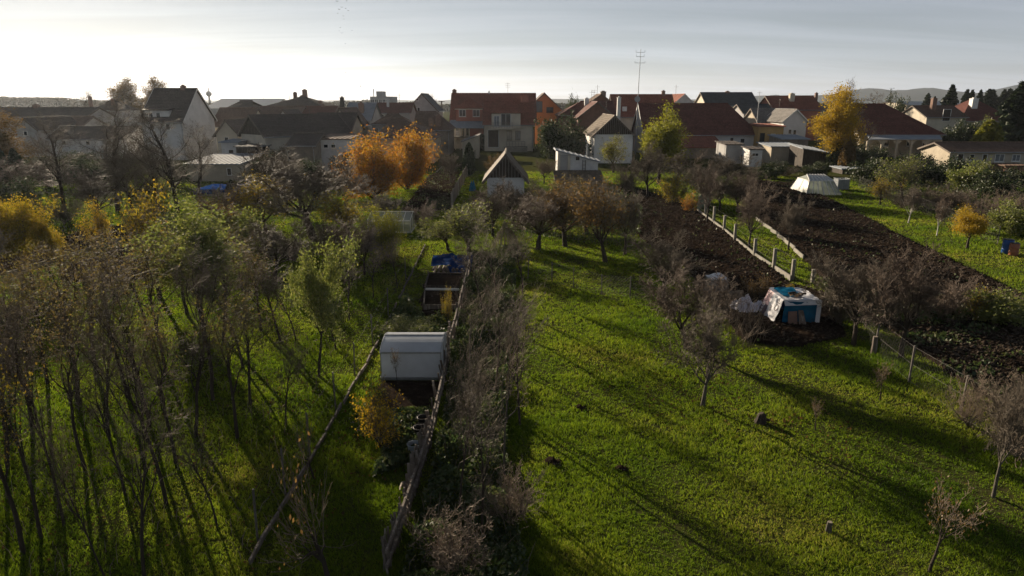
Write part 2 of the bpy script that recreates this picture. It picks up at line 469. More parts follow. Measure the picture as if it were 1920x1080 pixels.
SOILH = lambda X, Y, amp, furrow: 0.02 + amp * (0.3 * vnoise(X * 2.3, Y * 3.1) + 0.5 * vnoise(X * 8.3 + 7, Y * 9.1) + 0.4 * vnoise(X * 19 + 3, Y * 17)) + furrow * vnoise(X * 2.4, Y * .35)
def soil_plot(name, poly, step, amp, furrow, mat):
    xs = [p.x for p in poly]; ys = [p.y for p in poly]
    gx = np.arange(min(xs), max(xs) + step, step); gy = np.arange(min(ys), max(ys) + step, step)
    X, Y = np.meshgrid(gx, gy, indexing='ij')
    ins = inpoly(X.ravel(), Y.ravel(), poly).reshape(X.shape)
    Z = SOILH(X, Y, amp, furrow)
    Z = np.where(ins, Z, -0.05)
    idx = np.arange(X.size).reshape(X.shape)
    F = np.stack([idx[:-1, :-1], idx[1:, :-1], idx[1:, 1:], idx[:-1, 1:]], -1).reshape(-1, 4)
    insf = ins.ravel()
    F = F[insf[F].any(1)]
    used = np.unique(F); remap = np.full(X.size, -1); remap[used] = np.arange(len(used))
    V = np.stack([X.ravel(), Y.ravel(), Z.ravel()], -1)[used]
    o = structure(link(name, fastmesh(name, V, remap[F], mat)))
    return o
soil_plot('soil_plot', PLOTS['mid'], 0.10, 0.14, 0.04, M['soil'])
soil_plot('soil_plot', PLOTS['wide'], 0.11, 0.15, 0.08, M['soil'])
soil_plot('soil_plot', PLOTS['veg'], 0.10, 0.14, 0.03, M['soil'])
soil_plot('soil_plot', PLOTS['left'], 0.2, 0.16, 0.05, M['soil'])
soil_plot('soil_plot', PLOTS['leftnear'], 0.2, 0.14, 0.05, M['soil'])
soil_plot('soil_plot', PLOTS['narrow'], 0.25, 0.18, 0.05, M['soil'])
soil_plot('soil_plot', PLOTS['bed'], 0.15, 0.12, 0.02, M['soil'])
soil_plot('soil_plot', PLOTS['gh'], 0.10, 0.06, 0.0, M['soil'])
# loose clods lying on the ploughed land
def clods(polys, n, seed):
    rg = np.random.default_rng(seed)
    Vs, Fs, k = [], [], 0
    base = np.array([(1, 0, 0), (0, 1, 0), (-1, 0, 0), (0, -1, 0), (0, 0, .9), (0, 0, -.5)])
    tri = np.array([(0, 1, 4), (1, 2, 4), (2, 3, 4), (3, 0, 4), (1, 0, 5), (2, 1, 5), (3, 2, 5), (0, 3, 5)])
    for poly, nn, am in zip(polys, n, ((.14, .04), (.15, .08), (.14, .03), (.16, .05))):
        xs = [p.x for p in poly]; ys = [p.y for p in poly]
        x = rg.uniform(min(xs), max(xs), nn * 2); y = rg.uniform(min(ys), max(ys), nn * 2)
        i = inpoly(x, y, poly); x = x[i][:nn]; y = y[i][:nn]
        s = rg.gamma(2.0, 0.017, len(x)) + 0.02
        V = base[None] * (s[:, None, None] * rg.uniform(.6, 1.4, (len(x), 6, 1))) * np.array([1, 1, .7])
        a = rg.uniform(0, 6.28, len(x)); ca, sa = np.cos(a)[:, None], np.sin(a)[:, None]
        V = np.stack([V[..., 0] * ca - V[..., 1] * sa, V[..., 0] * sa + V[..., 1] * ca, V[..., 2]], -1)
        V += np.stack([x, y, SOILH(x, y, *am) + .01], -1)[:, None]
        Vs.append(V.reshape(-1, 3)); Fs.append((tri[None] + (np.arange(len(x)) * 6)[:, None, None] + k).reshape(-1, 3)); k += len(x) * 6
    o = link('soil_clods', fastmesh('soil_clods', np.concatenate(Vs), np.concatenate(Fs), M['clod']))
    tag(o, 'crumbly brown clods strewn over the dug garden soil', 'soil clods', kind='stuff')
clods([PLOTS['mid'], PLOTS['wide'], PLOTS['veg'], PLOTS['left']], [7000, 16000, 4000, 2500], 3)

def hills():
    sil = [(-600, 187), (0, 187), (500, 188), (900, 187.5), (1040, 185.5), (1080, 186), (1250, 188), (1310, 186), (1380, 182), (1450, 178), (1500, 179), (1560, 178), (1605, 168), (1642, 164), (1685, 172), (1735, 163), (1770, 168), (1815, 177), (1850, 173), (1890, 163), (1925, 155), (2000, 149), (2100, 163), (2400, 175), (2700, 182)]
    Yr = 3400
    pts = [P(a, b, Yr) for a, b in sil]
    xs = np.linspace(pts[0].x, pts[-1].x, 420)
    zs = np.interp(xs, [p.x for p in pts], [p.z for p in pts])
    ker = np.ones(7) / 7
    zs = np.convolve(np.pad(zs, 3, mode='edge'), ker, 'valid') + 4.5 * (vnoise(xs / 30, xs * 0) - .5) + 2 * (vnoise(xs / 9, xs * 0) - .5)
    rows = []
    for t, yy in ((0, 2700), (.22, 2900), (.55, 3120), (.85, 3300), (1, 3400), (.7, 3560), (0, 3850)):
        z = np.maximum(zs, 2) * t + (0 if t in (0, 1) else 1) * 5 * (vnoise(xs / 60 + yy, xs * 0 + yy / 100) - .5)
        rows.append(np.stack([xs, xs * 0 + yy, z - (2 if t == 0 else 0)], -1))
    V = np.concatenate(rows); n = len(xs)
    F = [(r * n + i, r * n + i + 1, (r + 1) * n + i + 1, (r + 1) * n + i) for r in range(len(rows) - 1) for i in range(n - 1)]
    structure(link('hills', fastmesh('hills', V, F, M['hill'], True)))
hills()

# ------------------------------------------------------------------ buildings
def lerp(a, b, t):
    return a + (b - a) * t
def roof_plane(mb, e0, e1, r1, r0, course=0.36, th=0.13, lift=0.055):
    e0, e1, r1, r0 = Vector(e0), Vector(e1), Vector(r1), Vector(r0)
    n = (e1 - e0).cross(lerp(r0, r1, .5) - e0).normalized()
    if (r1 - r0).length < 0.05:
        mb.slab([e0, e1, lerp(r0, r1, .5)], th)
        r1 = r0 + (e1 - e0).normalized() * 0.02
    else:
        mb.slab([e0, e1, r1, r0], th)
    k = max(3, int((lerp(r0, r1, .5) - lerp(e0, e1, .5)).length / course))
    for i in range(k):
        t0, t1 = i / k, (i + 1) / k
        a, b, c, d = lerp(e0, r0, t0), lerp(e1, r1, t0), lerp(e1, r1, t1), lerp(e0, r0, t1)
        lo, hi = n * lift, n * 0.006
        mb.face(a + lo, b + lo, c + hi, d + hi)
        mb.face(a + n * .002, b + n * .002, b + lo, a + lo)
def frame_of(face, L, W):
    if face == 'front': return Vector((0, -W / 2, 0)), Vector((1, 0, 0)), Vector((0, -1, 0))
    if face == 'back': return Vector((0, W / 2, 0)), Vector((-1, 0, 0)), Vector((0, 1, 0))
    if face == 'left': return Vector((-L / 2, 0, 0)), Vector((0, -1, 0)), Vector((-1, 0, 0))
    return Vector((L / 2, 0, 0)), Vector((0, 1, 0)), Vector((1, 0, 0))
def opening(root, o, r, n, u, z, w, h, kind='window', fm=None):
    """window or door on a wall face: proud frame with bars, glass or leaf set inside it, a sill"""
    fm = fm or M['white']
    up = Vector((0, 0, 1))
    c = o + r * u + up * z
    t = 0.09 if w > 0.7 else 0.06
    mb = MB()
    def plate(m, u0, u1, z0, z1, d0, d1):
        q = [c + r * a + up * b for a, b in ((u0, z0), (u1, z0), (u1, z1), (u0, z1))]
        i = len(m.v)
        m.v += [tuple(p + n * d1) for p in q] + [tuple(p + n * d0) for p in q]
        for k in ((0, 1, 2, 3), (7, 6, 5, 4), (0, 4, 5, 1), (1, 5, 6, 2), (2, 6, 7, 3), (3, 7, 4, 0)):
            m.f.append(tuple(i + j for j in k))
    plate(mb, -w / 2, -w / 2 + t, -h / 2, h / 2, -.02, .06)
    plate(mb, w / 2 - t, w / 2, -h / 2, h / 2, -.02, .06)
    plate(mb, -w / 2 + t, w / 2 - t, h / 2 - t, h / 2, -.02, .058)
    plate(mb, -w / 2 + t, w / 2 - t, -h / 2, -h / 2 + t, -.02, .058)
    if kind in ('window', 'curtain') and w > 0.9:
        plate(mb, -.03, .03, -h / 2 + t, h / 2 - t, -.02, .05)
    wo = mb.build('door' if kind in ('door', 'garage') else 'window', fm, root)
    pm = MB()
    plate(pm, -w / 2 + t * .9, w / 2 - t * .9, -h / 2 + t * .9, h / 2 - t * .9, -.03, .02)
    if kind == 'door' or kind == 'garage':
        pm.build('door_leaf', M['wood_dark'], wo)
    else:
        pm.build('pane', M['glass'] if kind == 'window' else M['curtain_glass'], wo)
        sm = MB(); plate(sm, -w / 2 - .06, w / 2 + .06, -h / 2 - .07, -h / 2 - .003, -.02, .13)
        sm.build('sill', fm, wo)
def chimney(parent, x, y, z0, z1, w, mat, d=None):
    d = d or w
    mb = MB()
    mb.box(x - w / 2, x + w / 2, y - d / 2, y + d / 2, z0, z1 - .14)
    mb.box(x - w / 2 - .06, x + w / 2 + .06, y - d / 2 - .06, y + d / 2 + .06, z1 - .137, z1 - .05)
    mb.box(x - w / 4, x + w / 4, y - d / 4, y + d / 4, z1 - .047, z1 + .12)
    return mb.build('chimney', mat, parent)
def house(label, cx, cy, yaw, L, W, E, Rz, wall='w_white', roof='r_dark', hl=0.0, hr=0.0, ox=.35, oy=.45, chims=(), wins=(), gable=None, group=None, gutter=True, name='house'):
    root = thing(name, label, 'house' if name == 'house' else name.split('_')[-1], (cx, cy, 0), yaw, group)
    l, w = L / 2, W / 2
    s = (Rz - E) / w
    mb = MB()
    mb.face((-l, -w, 0), (l, -w, 0), (l, -w, E), (-l, -w, E))
    mb.face((l, w, 0), (-l, w, 0), (-l, w, E), (l, w, E))
    if hr > 0: mb.face((l, -w, 0), (l, w, 0), (l, w, E), (l, -w, E))
    else: mb.face((l, -w, 0), (l, w, 0), (l, w, E), (l, 0, Rz - .1), (l, -w, E))
    if hl > 0: mb.face((-l, w, 0), (-l, -w, 0), (-l, -w, E), (-l, w, E))
    else: mb.face((-l, w, 0), (-l, -w, 0), (-l, -w, E), (-l, 0, Rz - .1), (-l, w, E))
    mb.build('wall', M[wall], root)
    rb = MB()
    ze = E - oy * s + .06; zr = Rz + .06
    a, b = -l - ox, l + ox
    fl, fr = Vector((a, -w - oy, ze)), Vector((b, -w - oy, ze))
    bl, br = Vector((a, w + oy, ze)), Vector((b, w + oy, ze))
    r0, r1 = Vector((a + hl, 0, zr)), Vector((b - hr, 0, zr))
    roof_plane(rb, fl, fr, r1, r0)
    roof_plane(rb, br, bl, r0, r1)
    if hr > 0: roof_plane(rb, fr, br, r1, r1)
    if hl > 0: roof_plane(rb, bl, fl, r0, r0)
    rb.tube([r0 + Vector((0, 0, .03)), r1 + Vector((0, 0, .03))], .12, 6)
    ro = rb.build('roof', M[roof], root)
    if hr == 0 or hl == 0:
        for e, hh in ((a, hl), (b, hr)):
            if hh == 0:
                for sy in (-1, 1):
                    MB().bar((e, sy * (w + oy), ze - .07), (e, sy * .02, zr - .07), .05, .22).build('verge_board', M['wood_old'] if gable or wall != 'w_white' else M['white'], root)
    if gutter:
        gb = MB()
        gb.tube([(a, -w - oy - .07, ze - .04), (b, -w - oy - .07, ze - .04)], .07, 6)
        gb.tube([(l - .1, -w - oy - .07, ze - .06), (l - .1, -w - .08, ze - .5), (l - .1, -w - .08, .1)], .05, 5)
        gb.build('gutter', M['galv'], root)
    if gable:
        for end, hh in (('left', hl), ('right', hr)):
            if hh: continue
            o, r, n = frame_of(end, L, W)
            k = int(W / .28)
            for i in range(k):
                u0, u1 = -w + W * i / k + .012, -w + W * (i + 1) / k - .012
                h0 = max(0.02, (w - abs(u0)) * s); h1 = max(0.02, (w - abs(u1)) * s)
                q = [o + r * u0 + Vector((0, 0, E)), o + r * u1 + Vector((0, 0, E)), o + r * u1 + Vector((0, 0, E + h1 - .06)), o + r * u0 + Vector((0, 0, E + h0 - .06))]
                MB().slab([p + n * (.035 + .012 * (i % 3)) for p in q], .03).build('plank', M[gable], root)
    for (x, y, z1, cw, cmn) in chims:
        chimney(ro, x, y, E, z1, cw, M[cmn])
    for wd in wins:
        o, r, n = frame_of(wd[0], L, W)
        opening(root, o, r, n, *wd[1:])
    root['dims'] = (L, W, E, Rz)
    if len(label) % 3 == 0 and L > 7 and name == 'house':
        ax = l * .35
        am = MB(); am.tube([(ax, .1, Rz - .2), (ax, .1, Rz + 2.2)], .03, 5)
        for q in (.2, .55, .9): am.bar((ax - .5, .1, Rz + 2.2 - q), (ax + .5, .1, Rz + 2.2 - q), .03)
        am.bar((ax, -.5, Rz + 1.75), (ax, .6, Rz + 1.75), .03)
        am.build('aerial', M['metal_post'], ro)
    return root
def house_px(label, pl, pr, D, dep, ye, yr, axis='x', wall='w_white', roof='r_dark', hl=0, hr=0, chims=(), wins=(), gable=None, **kw):
    """pl..pr: left and right wall edges, ye/yr: eave and ridge in the photograph, for a front wall standing D metres off"""
    xl, xr = P(pl, ye, D).x, P(pr, ye, D).x
    cx, wx = (xl + xr) / 2, xr - xl
    cy = D + dep / 2
    E = P(pl, ye, D).z
    if axis == 'x':
        Rz = P(pl, yr, cy).z
        L, W, yaw, face = wx, dep, 0.0, 'front'
    else:
        Rz = P(pl, yr, D).z
        L, W, yaw, face = dep, wx, R(90), 'left'
    ws = []
    for q in wins:
        p = P(q[0], q[1], D); k = P(q[0] + 1, q[1], D).x - p.x
        ws.append((face, p.x - cx, p.z, q[2] * k, q[3] * k) + tuple(q[4:]))
    cs = []
    for q in chims:                      # (px, top py, width m, material, offset along the depth)
        off = q[4] if len(q) > 4 else 0.0
        p = P(q[0], q[1], cy + off)
        cs.append(((p.x - cx, off) if axis == 'x' else (off, -(p.x - cx))) + (p.z, q[2], q[3]))
    return house(label, cx, cy, yaw, L, W, E, Rz, wall, roof, hl, hr, chims=cs, wins=ws, gable=gable, **kw)
def shed(label, pl, pr, D, dep, yf, yb, wall='w_stone', roof='r_metal', wins=(), over=.25, side=0.0, group=None, name='shed'):
    """flat-roofed or mono-pitch building; side: extra height at the right edge"""
    p0 = P(pl, yf, D); p1 = P(pr, yf, D)
    cx = (p0.x + p1.x) / 2; L = p1.x - p0.x
    hf = p0.z; hb = P(pl, yb, D + dep).z
    root = thing(name, label, name.split('_')[-1], (cx, D + dep / 2, 0), 0, group)
    l, w = L / 2, dep / 2
    mb = MB()
    mb.face((-l, -w, 0), (l, -w, 0), (l, -w, hf + side), (-l, -w, hf))
    mb.face((l, -w, 0), (l, w, 0), (l, w, hb + side), (l, -w, hf + side))
    mb.face((l, w, 0), (-l, w, 0), (-l, w, hb), (l, w, hb + side))
    mb.face((-l, w, 0), (-l, -w, 0), (-l, -w, hf), (-l, w, hb))
    mb.build('wall', M[wall], root)
    s = (hb - hf) / dep; sx = side / L
    def z(x, y): return hf + (y + w) * s + (x + l) * sx + .14
    a, b, c, d = (-l - over, -w - over), (l + over, -w - over), (l + over, w + over), (-l - over, w + over)
    rb = MB().slab([(q[0], q[1], z(*q)) for q in (a, b, c, d)], .12)
    k = max(3, int(L / .5))
    for i in range(k + 1):
        x = -l - over + .04 + (2 * (l + over) - .08) * i / k
        rb.bar((x, -w - over, z(x, -w - over) + .02), (x, w + over, z(x, w + over) + .02), .05, .05)
    rb.build('roof', M[roof], root)
    for q in wins:
        p = P(q[0], q[1], D); kk = P(q[0] + 1, q[1], D).x - p.x
        o, r, n = frame_of('front', L, dep)
        opening(root, o, r, n, p.x - cx, p.z, q[2] * kk, q[3] * kk, *q[4:])
    return root

# ---- left of the village
house_px('long low house with dark roof at the far left edge, brick chimney on its ridge', -70, 160, 140, 10, 219, 202, roof='r_dark', wall='w_grey', chims=[(67, 196, .9, 'chim')])
house_px('dark-roofed house end with pale gable behind the yellow-brown tree at the left edge', 28, 68, 116, 12, 241, 222, 'y', wall='w_grey', roof='r_dark', wins=[(48, 250, 8, 9)])
house_px('brown-roofed house just behind the long whitish outbuilding on the left', 60, 148, 126, 9, 239, 219, roof='r_brown', wall='w_grey')
house_px('low whitish outbuilding with dark roof seen through the tall bare tree', 90, 236, 112, 8, 260, 238, roof='r_dark', wall='w_white', wins=[(120, 268, 8, 8), (165, 268, 8, 8), (205, 268, 8, 8)])
house_px('far hipped roof with two thin chimneys below the two round bare trees', 162, 214, 172, 12, 206, 188, roof='r_dark', wall='w_grey', hl=4.5, hr=4.5, chims=[(168, 181, .7, 'chim'), (211, 185, .7, 'chim', -3)])
h5 = house_px('big house with steep dark roof, white gable end and white dormer', 264, 341, 110, 12, 226, 167, roof='r_dark', wall='w_white', chims=[(343, 160, .7, 'chim')], wins=[(285, 238, 8, 11), (315, 238, 8, 11)])
L5, W5, E5, R5 = h5['dims']
def dormer(root, pl, pr, D, y_bot, y_top, depth, wall, roof, wins=(), trim='white'):
    """box dormer with a shed roof, on a house whose root is unrotated"""
    rx, ry = root.location.x, root.location.y
    a, b = P(pl, y_bot, D), P(pr, y_top, D)
    x0, x1, z0, z1, y0 = a.x - rx, b.x - rx, a.z, b.z, D - ry
    dm = MB().box(x0, x1, y0, y0 + depth, z0 - .5, z1).build('dormer', M[wall], root)
    MB().slab([(x0 - .25, y0 - .3, z1 + .12), (x1 + .25, y0 - .3, z1 + .12), (x1 + .25, y0 + depth, z1 + .5), (x0 - .25, y0 + depth, z1 + .5)], .14).build('dormer_roof', M[roof], dm)
    for q in wins:
        p = P(q[0], q[1], D); k = P(q[0] + 1, q[1], D).x - p.x
        opening(root, Vector(((x0 + x1) / 2, y0, 0)), Vector((1, 0, 0)), Vector((0, -1, 0)), p.x - rx - (x0 + x1) / 2, p.z, q[2] * k, q[3] * k, *q[4:])
    return dm
dormer(h5, 272, 316, 110.6, 228, 207, 4, 'w_white', 'r_dark', wins=[(283, 217, 9, 12), (297, 217, 9, 12)])
house_px('pale flat industrial hall on the horizon beside the water tower', 384, 506, 270, 34, 203, 186, roof='r_hall', wall='w_grey', gutter=False)
house_px('small dark pyramid roof in front of the pale industrial hall', 420, 473, 165, 11, 204, 189, roof='r_dark', wall='w_grey', hl=5.2, hr=5.2)
house_px('brown-roofed house to the right of the big white gable', 398, 466, 128, 10, 236, 203, roof='r_brown', wall='w_cream')
house_px('wide dark hipped roof with two chimneys standing out on the skyline', 494, 604, 150, 15, 200, 180, roof='r_dark', wall='w_beige', hl=7.0, hr=7.0, chims=[(553, 173, .7, 'chim'), (571, 168, .9, 'chim'), (600, 189, .8, 'chim', -3)])
house_px('low dark-brown roof below the left half of the wide hipped roof', 477, 558, 139, 9, 217, 200, roof='r_brown', wall='w_cream')
house_px('small pale-gabled house below the wide hipped roof', 522, 541, 130, 9, 218, 207, 'y', wall='w_grey', roof='r_dark')
house_px('low dark-brown roof below the right end of the wide hipped roof', 566, 622, 141, 9, 216, 200, roof='r_darkred', wall='w_brick', chims=[(606, 196, .7, 'chim')])
_g = P(471, 217, 95)
house('long tiled farmhouse turned aslant with a dark plank gable over yellowish wall', _g.x + 4.6, 99.4, R(45), 13.0, 7.2, P(471, 252, 95).z, _g.z, 'w_cream', 'r_dark', gable='wood_dark', wins=[('left', -1.0, 2.2, 1.0, 1.2), ('left', 1.2, 2.2, 1.0, 1.2), ('front', -3, 1.9, 1.1, 1.3), ('front', 2, 1.9, 1.1, 1.3)])
house_px('dark roof with two small bright skylights beside the aslant farmhouse', 584, 655, 106, 10, 246, 213, roof='r_dark', wall='w_beige')
house_px('pale cream house with grey metal porch left of the plank gable', 405, 446, 104, 10, 250, 226, 'y', wall='w_cream', roof='r_dark', wins=[(425, 262, 8, 10)])
house_px('brown gable with a tall chimney left of the grey metal roof', 619, 659, 113, 12, 233, 204, 'y', wall='w_beige', roof='r_brown', chims=[(641, 182, .6, 'black', -3)])
house_px('light grey metal roof with two chimneys behind the brown gable', 646, 694, 128, 11, 224, 194, roof='r_metal', wall='w_grey', chims=[(677, 193, .9, 'chim', -3.2)])
shed('low whitewashed shed with two small windows and brown roof by the white gazebo', 598, 656, 89, 7, 262, 253, 'w_white', 'r_brown', wins=[(611, 274, 9, 7), (625, 274, 9, 7)])
shed('open dark wooden carport under the yellowish wall', 442, 492, 90, 6, 276, 270, 'wood_dark', 'r_grey')
shed('white lean-to with striped awning edge left of the carport', 414, 446, 93, 5, 268, 262, 'w_white', 'r_metal', wins=[(434, 287, 11, 14, 'door')])
shed('plastered outbuilding with pale sheet-metal roof behind the blue pool cover', 346, 449, 80, 9, 309, 290, 'w_beige', 'r_metal', wins=[(372, 320, 6, 6), (430, 322, 9, 14, 'door')])
house_px('small dark gable roof in front of the long farmhouse', 541, 589, 86, 7, 272, 252, roof='r_dark', wall='w_stone')
# ---- centre left
house_px('house with dark red metal roof and shiny flue left of the light gable', 690, 768, 150, 10, 211, 194, roof='r_darkred', wall='w_grey', chims=[(727, 186, .5, 'galv', -2)], wins=[(716, 217, 9, 5)])
house_px('light grey house with tall pointed gable on the skyline', 764, 819, 160, 13, 206, 176, 'y', wall='w_grey', roof='r_slate', wins=[(778, 205, 8, 7), (785, 205, 5, 7), (782, 187, 6, 4)])
house_px('brown hipped roof in front of the dark red metal roof', 697, 762, 118, 9, 232, 214, roof='r_brown', wall='w_grey', hl=4.3, hr=4.3, wins=[(706, 245, 8, 10)])
house_px('wide brown-tiled hipped house right above the orange trees', 704, 812, 104, 11, 258, 223, roof='r_brown', wall='w_beige', hl=2.0, hr=5.4, wins=[(800, 268, 8, 9)])
house_px('dark-brown roof with two brick chimneys between wide brown house and red house', 778, 842, 121, 10, 242, 210, roof='r_brown', wall='w_stone', hr=3.0, chims=[(808, 222, .8, 'chim', -4), (822, 216, .9, 'chim', -4)])
tw = thing('block_building', 'grey concrete block with a rooftop box and aerial on the skyline', 'building', P(714, 190, 230) * 1.0)
tw.location.z = 0
za, zb, zc = P(0, 181, 230).z, P(0, 171, 230).z, P(0, 194, 230).z
kx = P(961, 190, 230).x - P(960, 190, 230).x
MB().box(-20 * kx, 18 * kx, 0, 14, 0, za).build('wall', M['w_grey'], tw)
MB().box(-10 * kx, 2 * kx, 2, 8, za, zb).build('rooftop_box', M['w_grey'], tw)
MB().tube([(-16 * kx, 3, za), (-16 * kx, 3, za + 14 * kx)], .12, 4).build('aerial', M['metal_post'], tw)
for i in range(5):
    opening(tw, Vector((0, 0, 0)), Vector((1, 0, 0)), Vector((0, -1, 0)), (-15 + i * 7) * kx, za - 1.5, 1.4, 1.3)

# ---- the big red house, two wings
D0 = 137
red = house_px('big red-tiled house with terracotta upper storey on the skyline', 846, 1003, D0, 12, 226, 176, roof='r_red', wall='w_cream', chims=[(852, 168, .8, 'chim', .5), (917, 171, .3, 'galv')])
rx, ry = red.location.x, red.location.y
def lp(px, py, D):
    p = P(px, py, D); return Vector((p.x - rx, p.y - ry, p.z))
def gable_dormer(root, pl, pr, Df, ybot, yeave, yapex, depth, wall, roof):
    a, b = lp(pl, ybot, Df), lp(pr, yeave, Df)
    ap = lp((pl + pr) / 2, yapex, Df).z
    x0, x1, z0, z1, y0 = a.x, b.x, a.z, b.z, a.y
    dm = MB().box(x0, x1, y0, y0 + depth, z0, z1).build('dormer', M[wall], root)
    xm = (x0 + x1) / 2
    rb = MB()
    roof_plane(rb, (x0 - .3, y0 + depth, z1), (x0 - .3, y0 - .3, z1), (xm, y0 + .9, ap), (xm, y0 + depth, ap))
    roof_plane(rb, (x1 + .3, y0 - .3, z1), (x1 + .3, y0 + depth, z1), (xm, y0 + depth, ap), (xm, y0 + .9, ap))
    roof_plane(rb, (x0 - .3, y0 - .3, z1), (x1 + .3, y0 - .3, z1), (xm, y0 + .9, ap), (xm, y0 + .9, ap))
    rb.build('dormer_roof', M[roof], dm)
    return dm, x0, x1, y0
dm, x0, x1, y0 = gable_dormer(red, 855, 909, D0 - .6, 227, 203, 184, 5, 'w_terra', 'r_red')
MB().box(x0 - .2, x1 + .2, y0 - .08, y0 - .003, lp(855, 203, D0).z - .25, lp(855, 203, D0).z - .05).build('trim_board', M['w_cream'], dm)
k0 = P(961, 200, D0).x - P(960, 200, D0).x
for q in (867, 893):
    p = lp(q, 212, D0 - .6)
    opening(red, Vector((0, y0, 0)), Vector((1, 0, 0)), Vector((0, -1, 0)), p.x, p.z, 13 * k0, 13 * k0)
# awning and glazed veranda under the dormer
a0, a1, a2, a3 = lp(840, 240, D0 - 3.4), lp(907, 240, D0 - 3.4), lp(907, 225, D0), lp(845, 225, D0)
aw = MB().slab([a0, a1, a2, a3], .1)
for i in range(9):
    aw.bar(lerp(a0, a1, i / 8) + Vector((0, 0, .03)), lerp(a3, a2, i / 8) + Vector((0, 0, .03)), .06)
aw.build('awning', M['r_metal'], red)
zf = lp(845, 256, D0 - 3).z
ve = MB().box(lp(844, 250, D0 - 3).x, lp(905, 250, D0 - 3).x, D0 - 3.2 - ry, D0 - .02 - ry, zf - .25, zf).build('veranda_floor', M['concrete'], red)
MB().box(lp(880, 250, D0 - 2).x, lp(906, 250, D0 - 2).x, D0 - 2.4 - ry, D0 - .03 - ry, 0, lp(880, 238, D0 - 2).z).build('veranda_wall', M['w_terra'], red)
for i in range(5):
    x = lerp(lp(845, 250, D0 - 3).x, lp(880, 250, D0 - 3).x, i / 4)
    MB().bar((x, D0 - 3.1 - ry, 0), (x, D0 - 3.1 - ry, a0.z - .1), .16).build('veranda_post', M['w_cream'], red)
for i in range(3):
    opening(red, Vector((0, D0 - .02 - ry, 0)), Vector((1, 0, 0)), Vector((0, -1, 0)), lp(853 + i * 10, 0, D0).x, lp(0, 247, D0).z, 8 * k0, 16 * k0)
rl = MB()
for i in range(15):
    x = lerp(lp(846, 250, D0 - 3).x, lp(863, 250, D0 - 3).x, i / 14)
    rl.bar((x, D0 - 3.15 - ry, zf), (x, D0 - 3.15 - ry, zf + 1.0), .05)
rl.box(lp(846, 250, D0 - 3).x, lp(863, 250, D0 - 3).x, D0 - 3.2 - ry, D0 - 3.1 - ry, zf + 1.0, zf + 1.06)
rl.build('railing', M['white'], red)
# front wing, cream, with balcony dormer
D1 = 130.0
wing = house_px('cream front wing of the red house with balcony dormer', 908, 1000, D1, 8.5, 231, 192, roof='r_red', wall='w_cream', chims=[(984, 179, 1.4, 'w_terra', .6)], wins=[(925, 260, 21, 33, 'garage', None), (955, 254, 10, 17, 'curtain', M['wood_dark']), (971, 254, 10, 17, 'curtain', M['wood_dark'])])
rx, ry = wing.location.x, wing.location.y
dm, x0, x1, y0 = gable_dormer(wing, 922, 976, D1 - .5, 240, 212, 193, 4.5, 'w_cream', 'r_red')
k1 = P(961, 200, D1).x - P(960, 200, D1).x
p = lp(941, 225, D1 - .5)
opening(wing, Vector((0, y0, 0)), Vector((1, 0, 0)), Vector((0, -1, 0)), lp(948, 0, D1).x, p.z, 19 * k1, 24 * k1)
opening(wing, Vector((0, y0, 0)), Vector((1, 0, 0)), Vector((0, -1, 0)), lp(930, 0, D1).x, lp(0, 227, D1).z, 11 * k1, 20 * k1, 'curtain')
zb_ = lp(0, 240, D1 - 1).z
MB().box(lp(918, 0, D1).x, lp(962, 0, D1).x, y0 - 1.5, y0 - .003, zb_ - .2, zb_).build('balcony_floor', M['w_cream'], wing)
rl = MB()
for i in range(9):
    x = lerp(lp(919, 0, D1).x, lp(961, 0, D1).x, i / 8)
    rl.bar((x, y0 - 1.45, zb_), (x, y0 - 1.45, zb_ + 1.0), .04)
for h in (.25, .5, .75, 1.0):
    rl.box(lp(919, 0, D1).x, lp(961, 0, D1).x, y0 - 1.47, y0 - 1.43, zb_ + h, zb_ + h + .04)
rl.build('balcony_railing', M['metal_post'], wing)
tr = MB()
for i in range(7):
    x = lerp(lp(949, 0, D1).x, lp(985, 0, D1).x, i / 6)
    tr.bar((x, -8.5 / 2 - 2.2, 0), (x, -8.5 / 2 - 2.2, 1.9), .06)
for h in (1.0, 1.4, 1.85):
    tr.box(lp(949, 0, D1).x, lp(985, 0, D1).x, -8.5 / 2 - 2.23, -8.5 / 2 - 2.17, h, h + .06)
tr.build('terrace_railing', M['metal_post'], wing)
MB().box(lp(945, 0, D1).x, lp(990, 0, D1).x, -8.5 / 2 - 2.4, -8.5 / 2 - .003, 0, .9).build('terrace', M['concrete'], wing)
shed('small plastered shed with slanting slab roof in front of the red house', 867, 897, 113, 5, 266, 262, 'w_beige', 'r_grey', side=.9)
# ---- centre right
house_px('orange gabled house with dark balcony beside the red house', 985, 1056, 152, 14, 208, 175, 'y', wall='w_orange', roof='r_brown', wins=[(1031, 206, 13, 10, 'window', M['wood_dark']), (1011, 200, 12, 20, 'window', M['wood_dark'])])
house_px('maroon metal roof with white chimney behind the dark green tree', 1050, 1152, 129, 10, 215, 191, roof='r_darkred', wall='w_brick', hl=4.5, chims=[(1100, 184, .8, 'white', -2)])
house_px('brick gable with pink-edged maroon roof behind the mossy old house', 1086, 1153, 121, 12, 219, 192, 'y', wall='w_brick', roof='r_darkred')
house_px('brown pointed gable with block chimney rising behind the maroon roofs', 1106, 1148, 160, 10, 192, 177, 'y', wall='w_brick', roof='r_brown', chims=[(1131, 171, 1.2, 'w_stone', -3)])
old = house_px('old house with mossy grey roof and dark gable behind the yellowish shrub', 1115, 1187, 104, 13, 252, 218, 'y', wall='w_white', roof='r_moss', gable='wood_dark', chims=[(1161, 182, .5, 'white', -6)])
house_px('red-tiled roof with white skylight behind the antenna mast', 1152, 1266, 150, 11, 217, 178, roof='r_red', wall='w_cream', chims=[(1244, 170, .7, 'chim')])
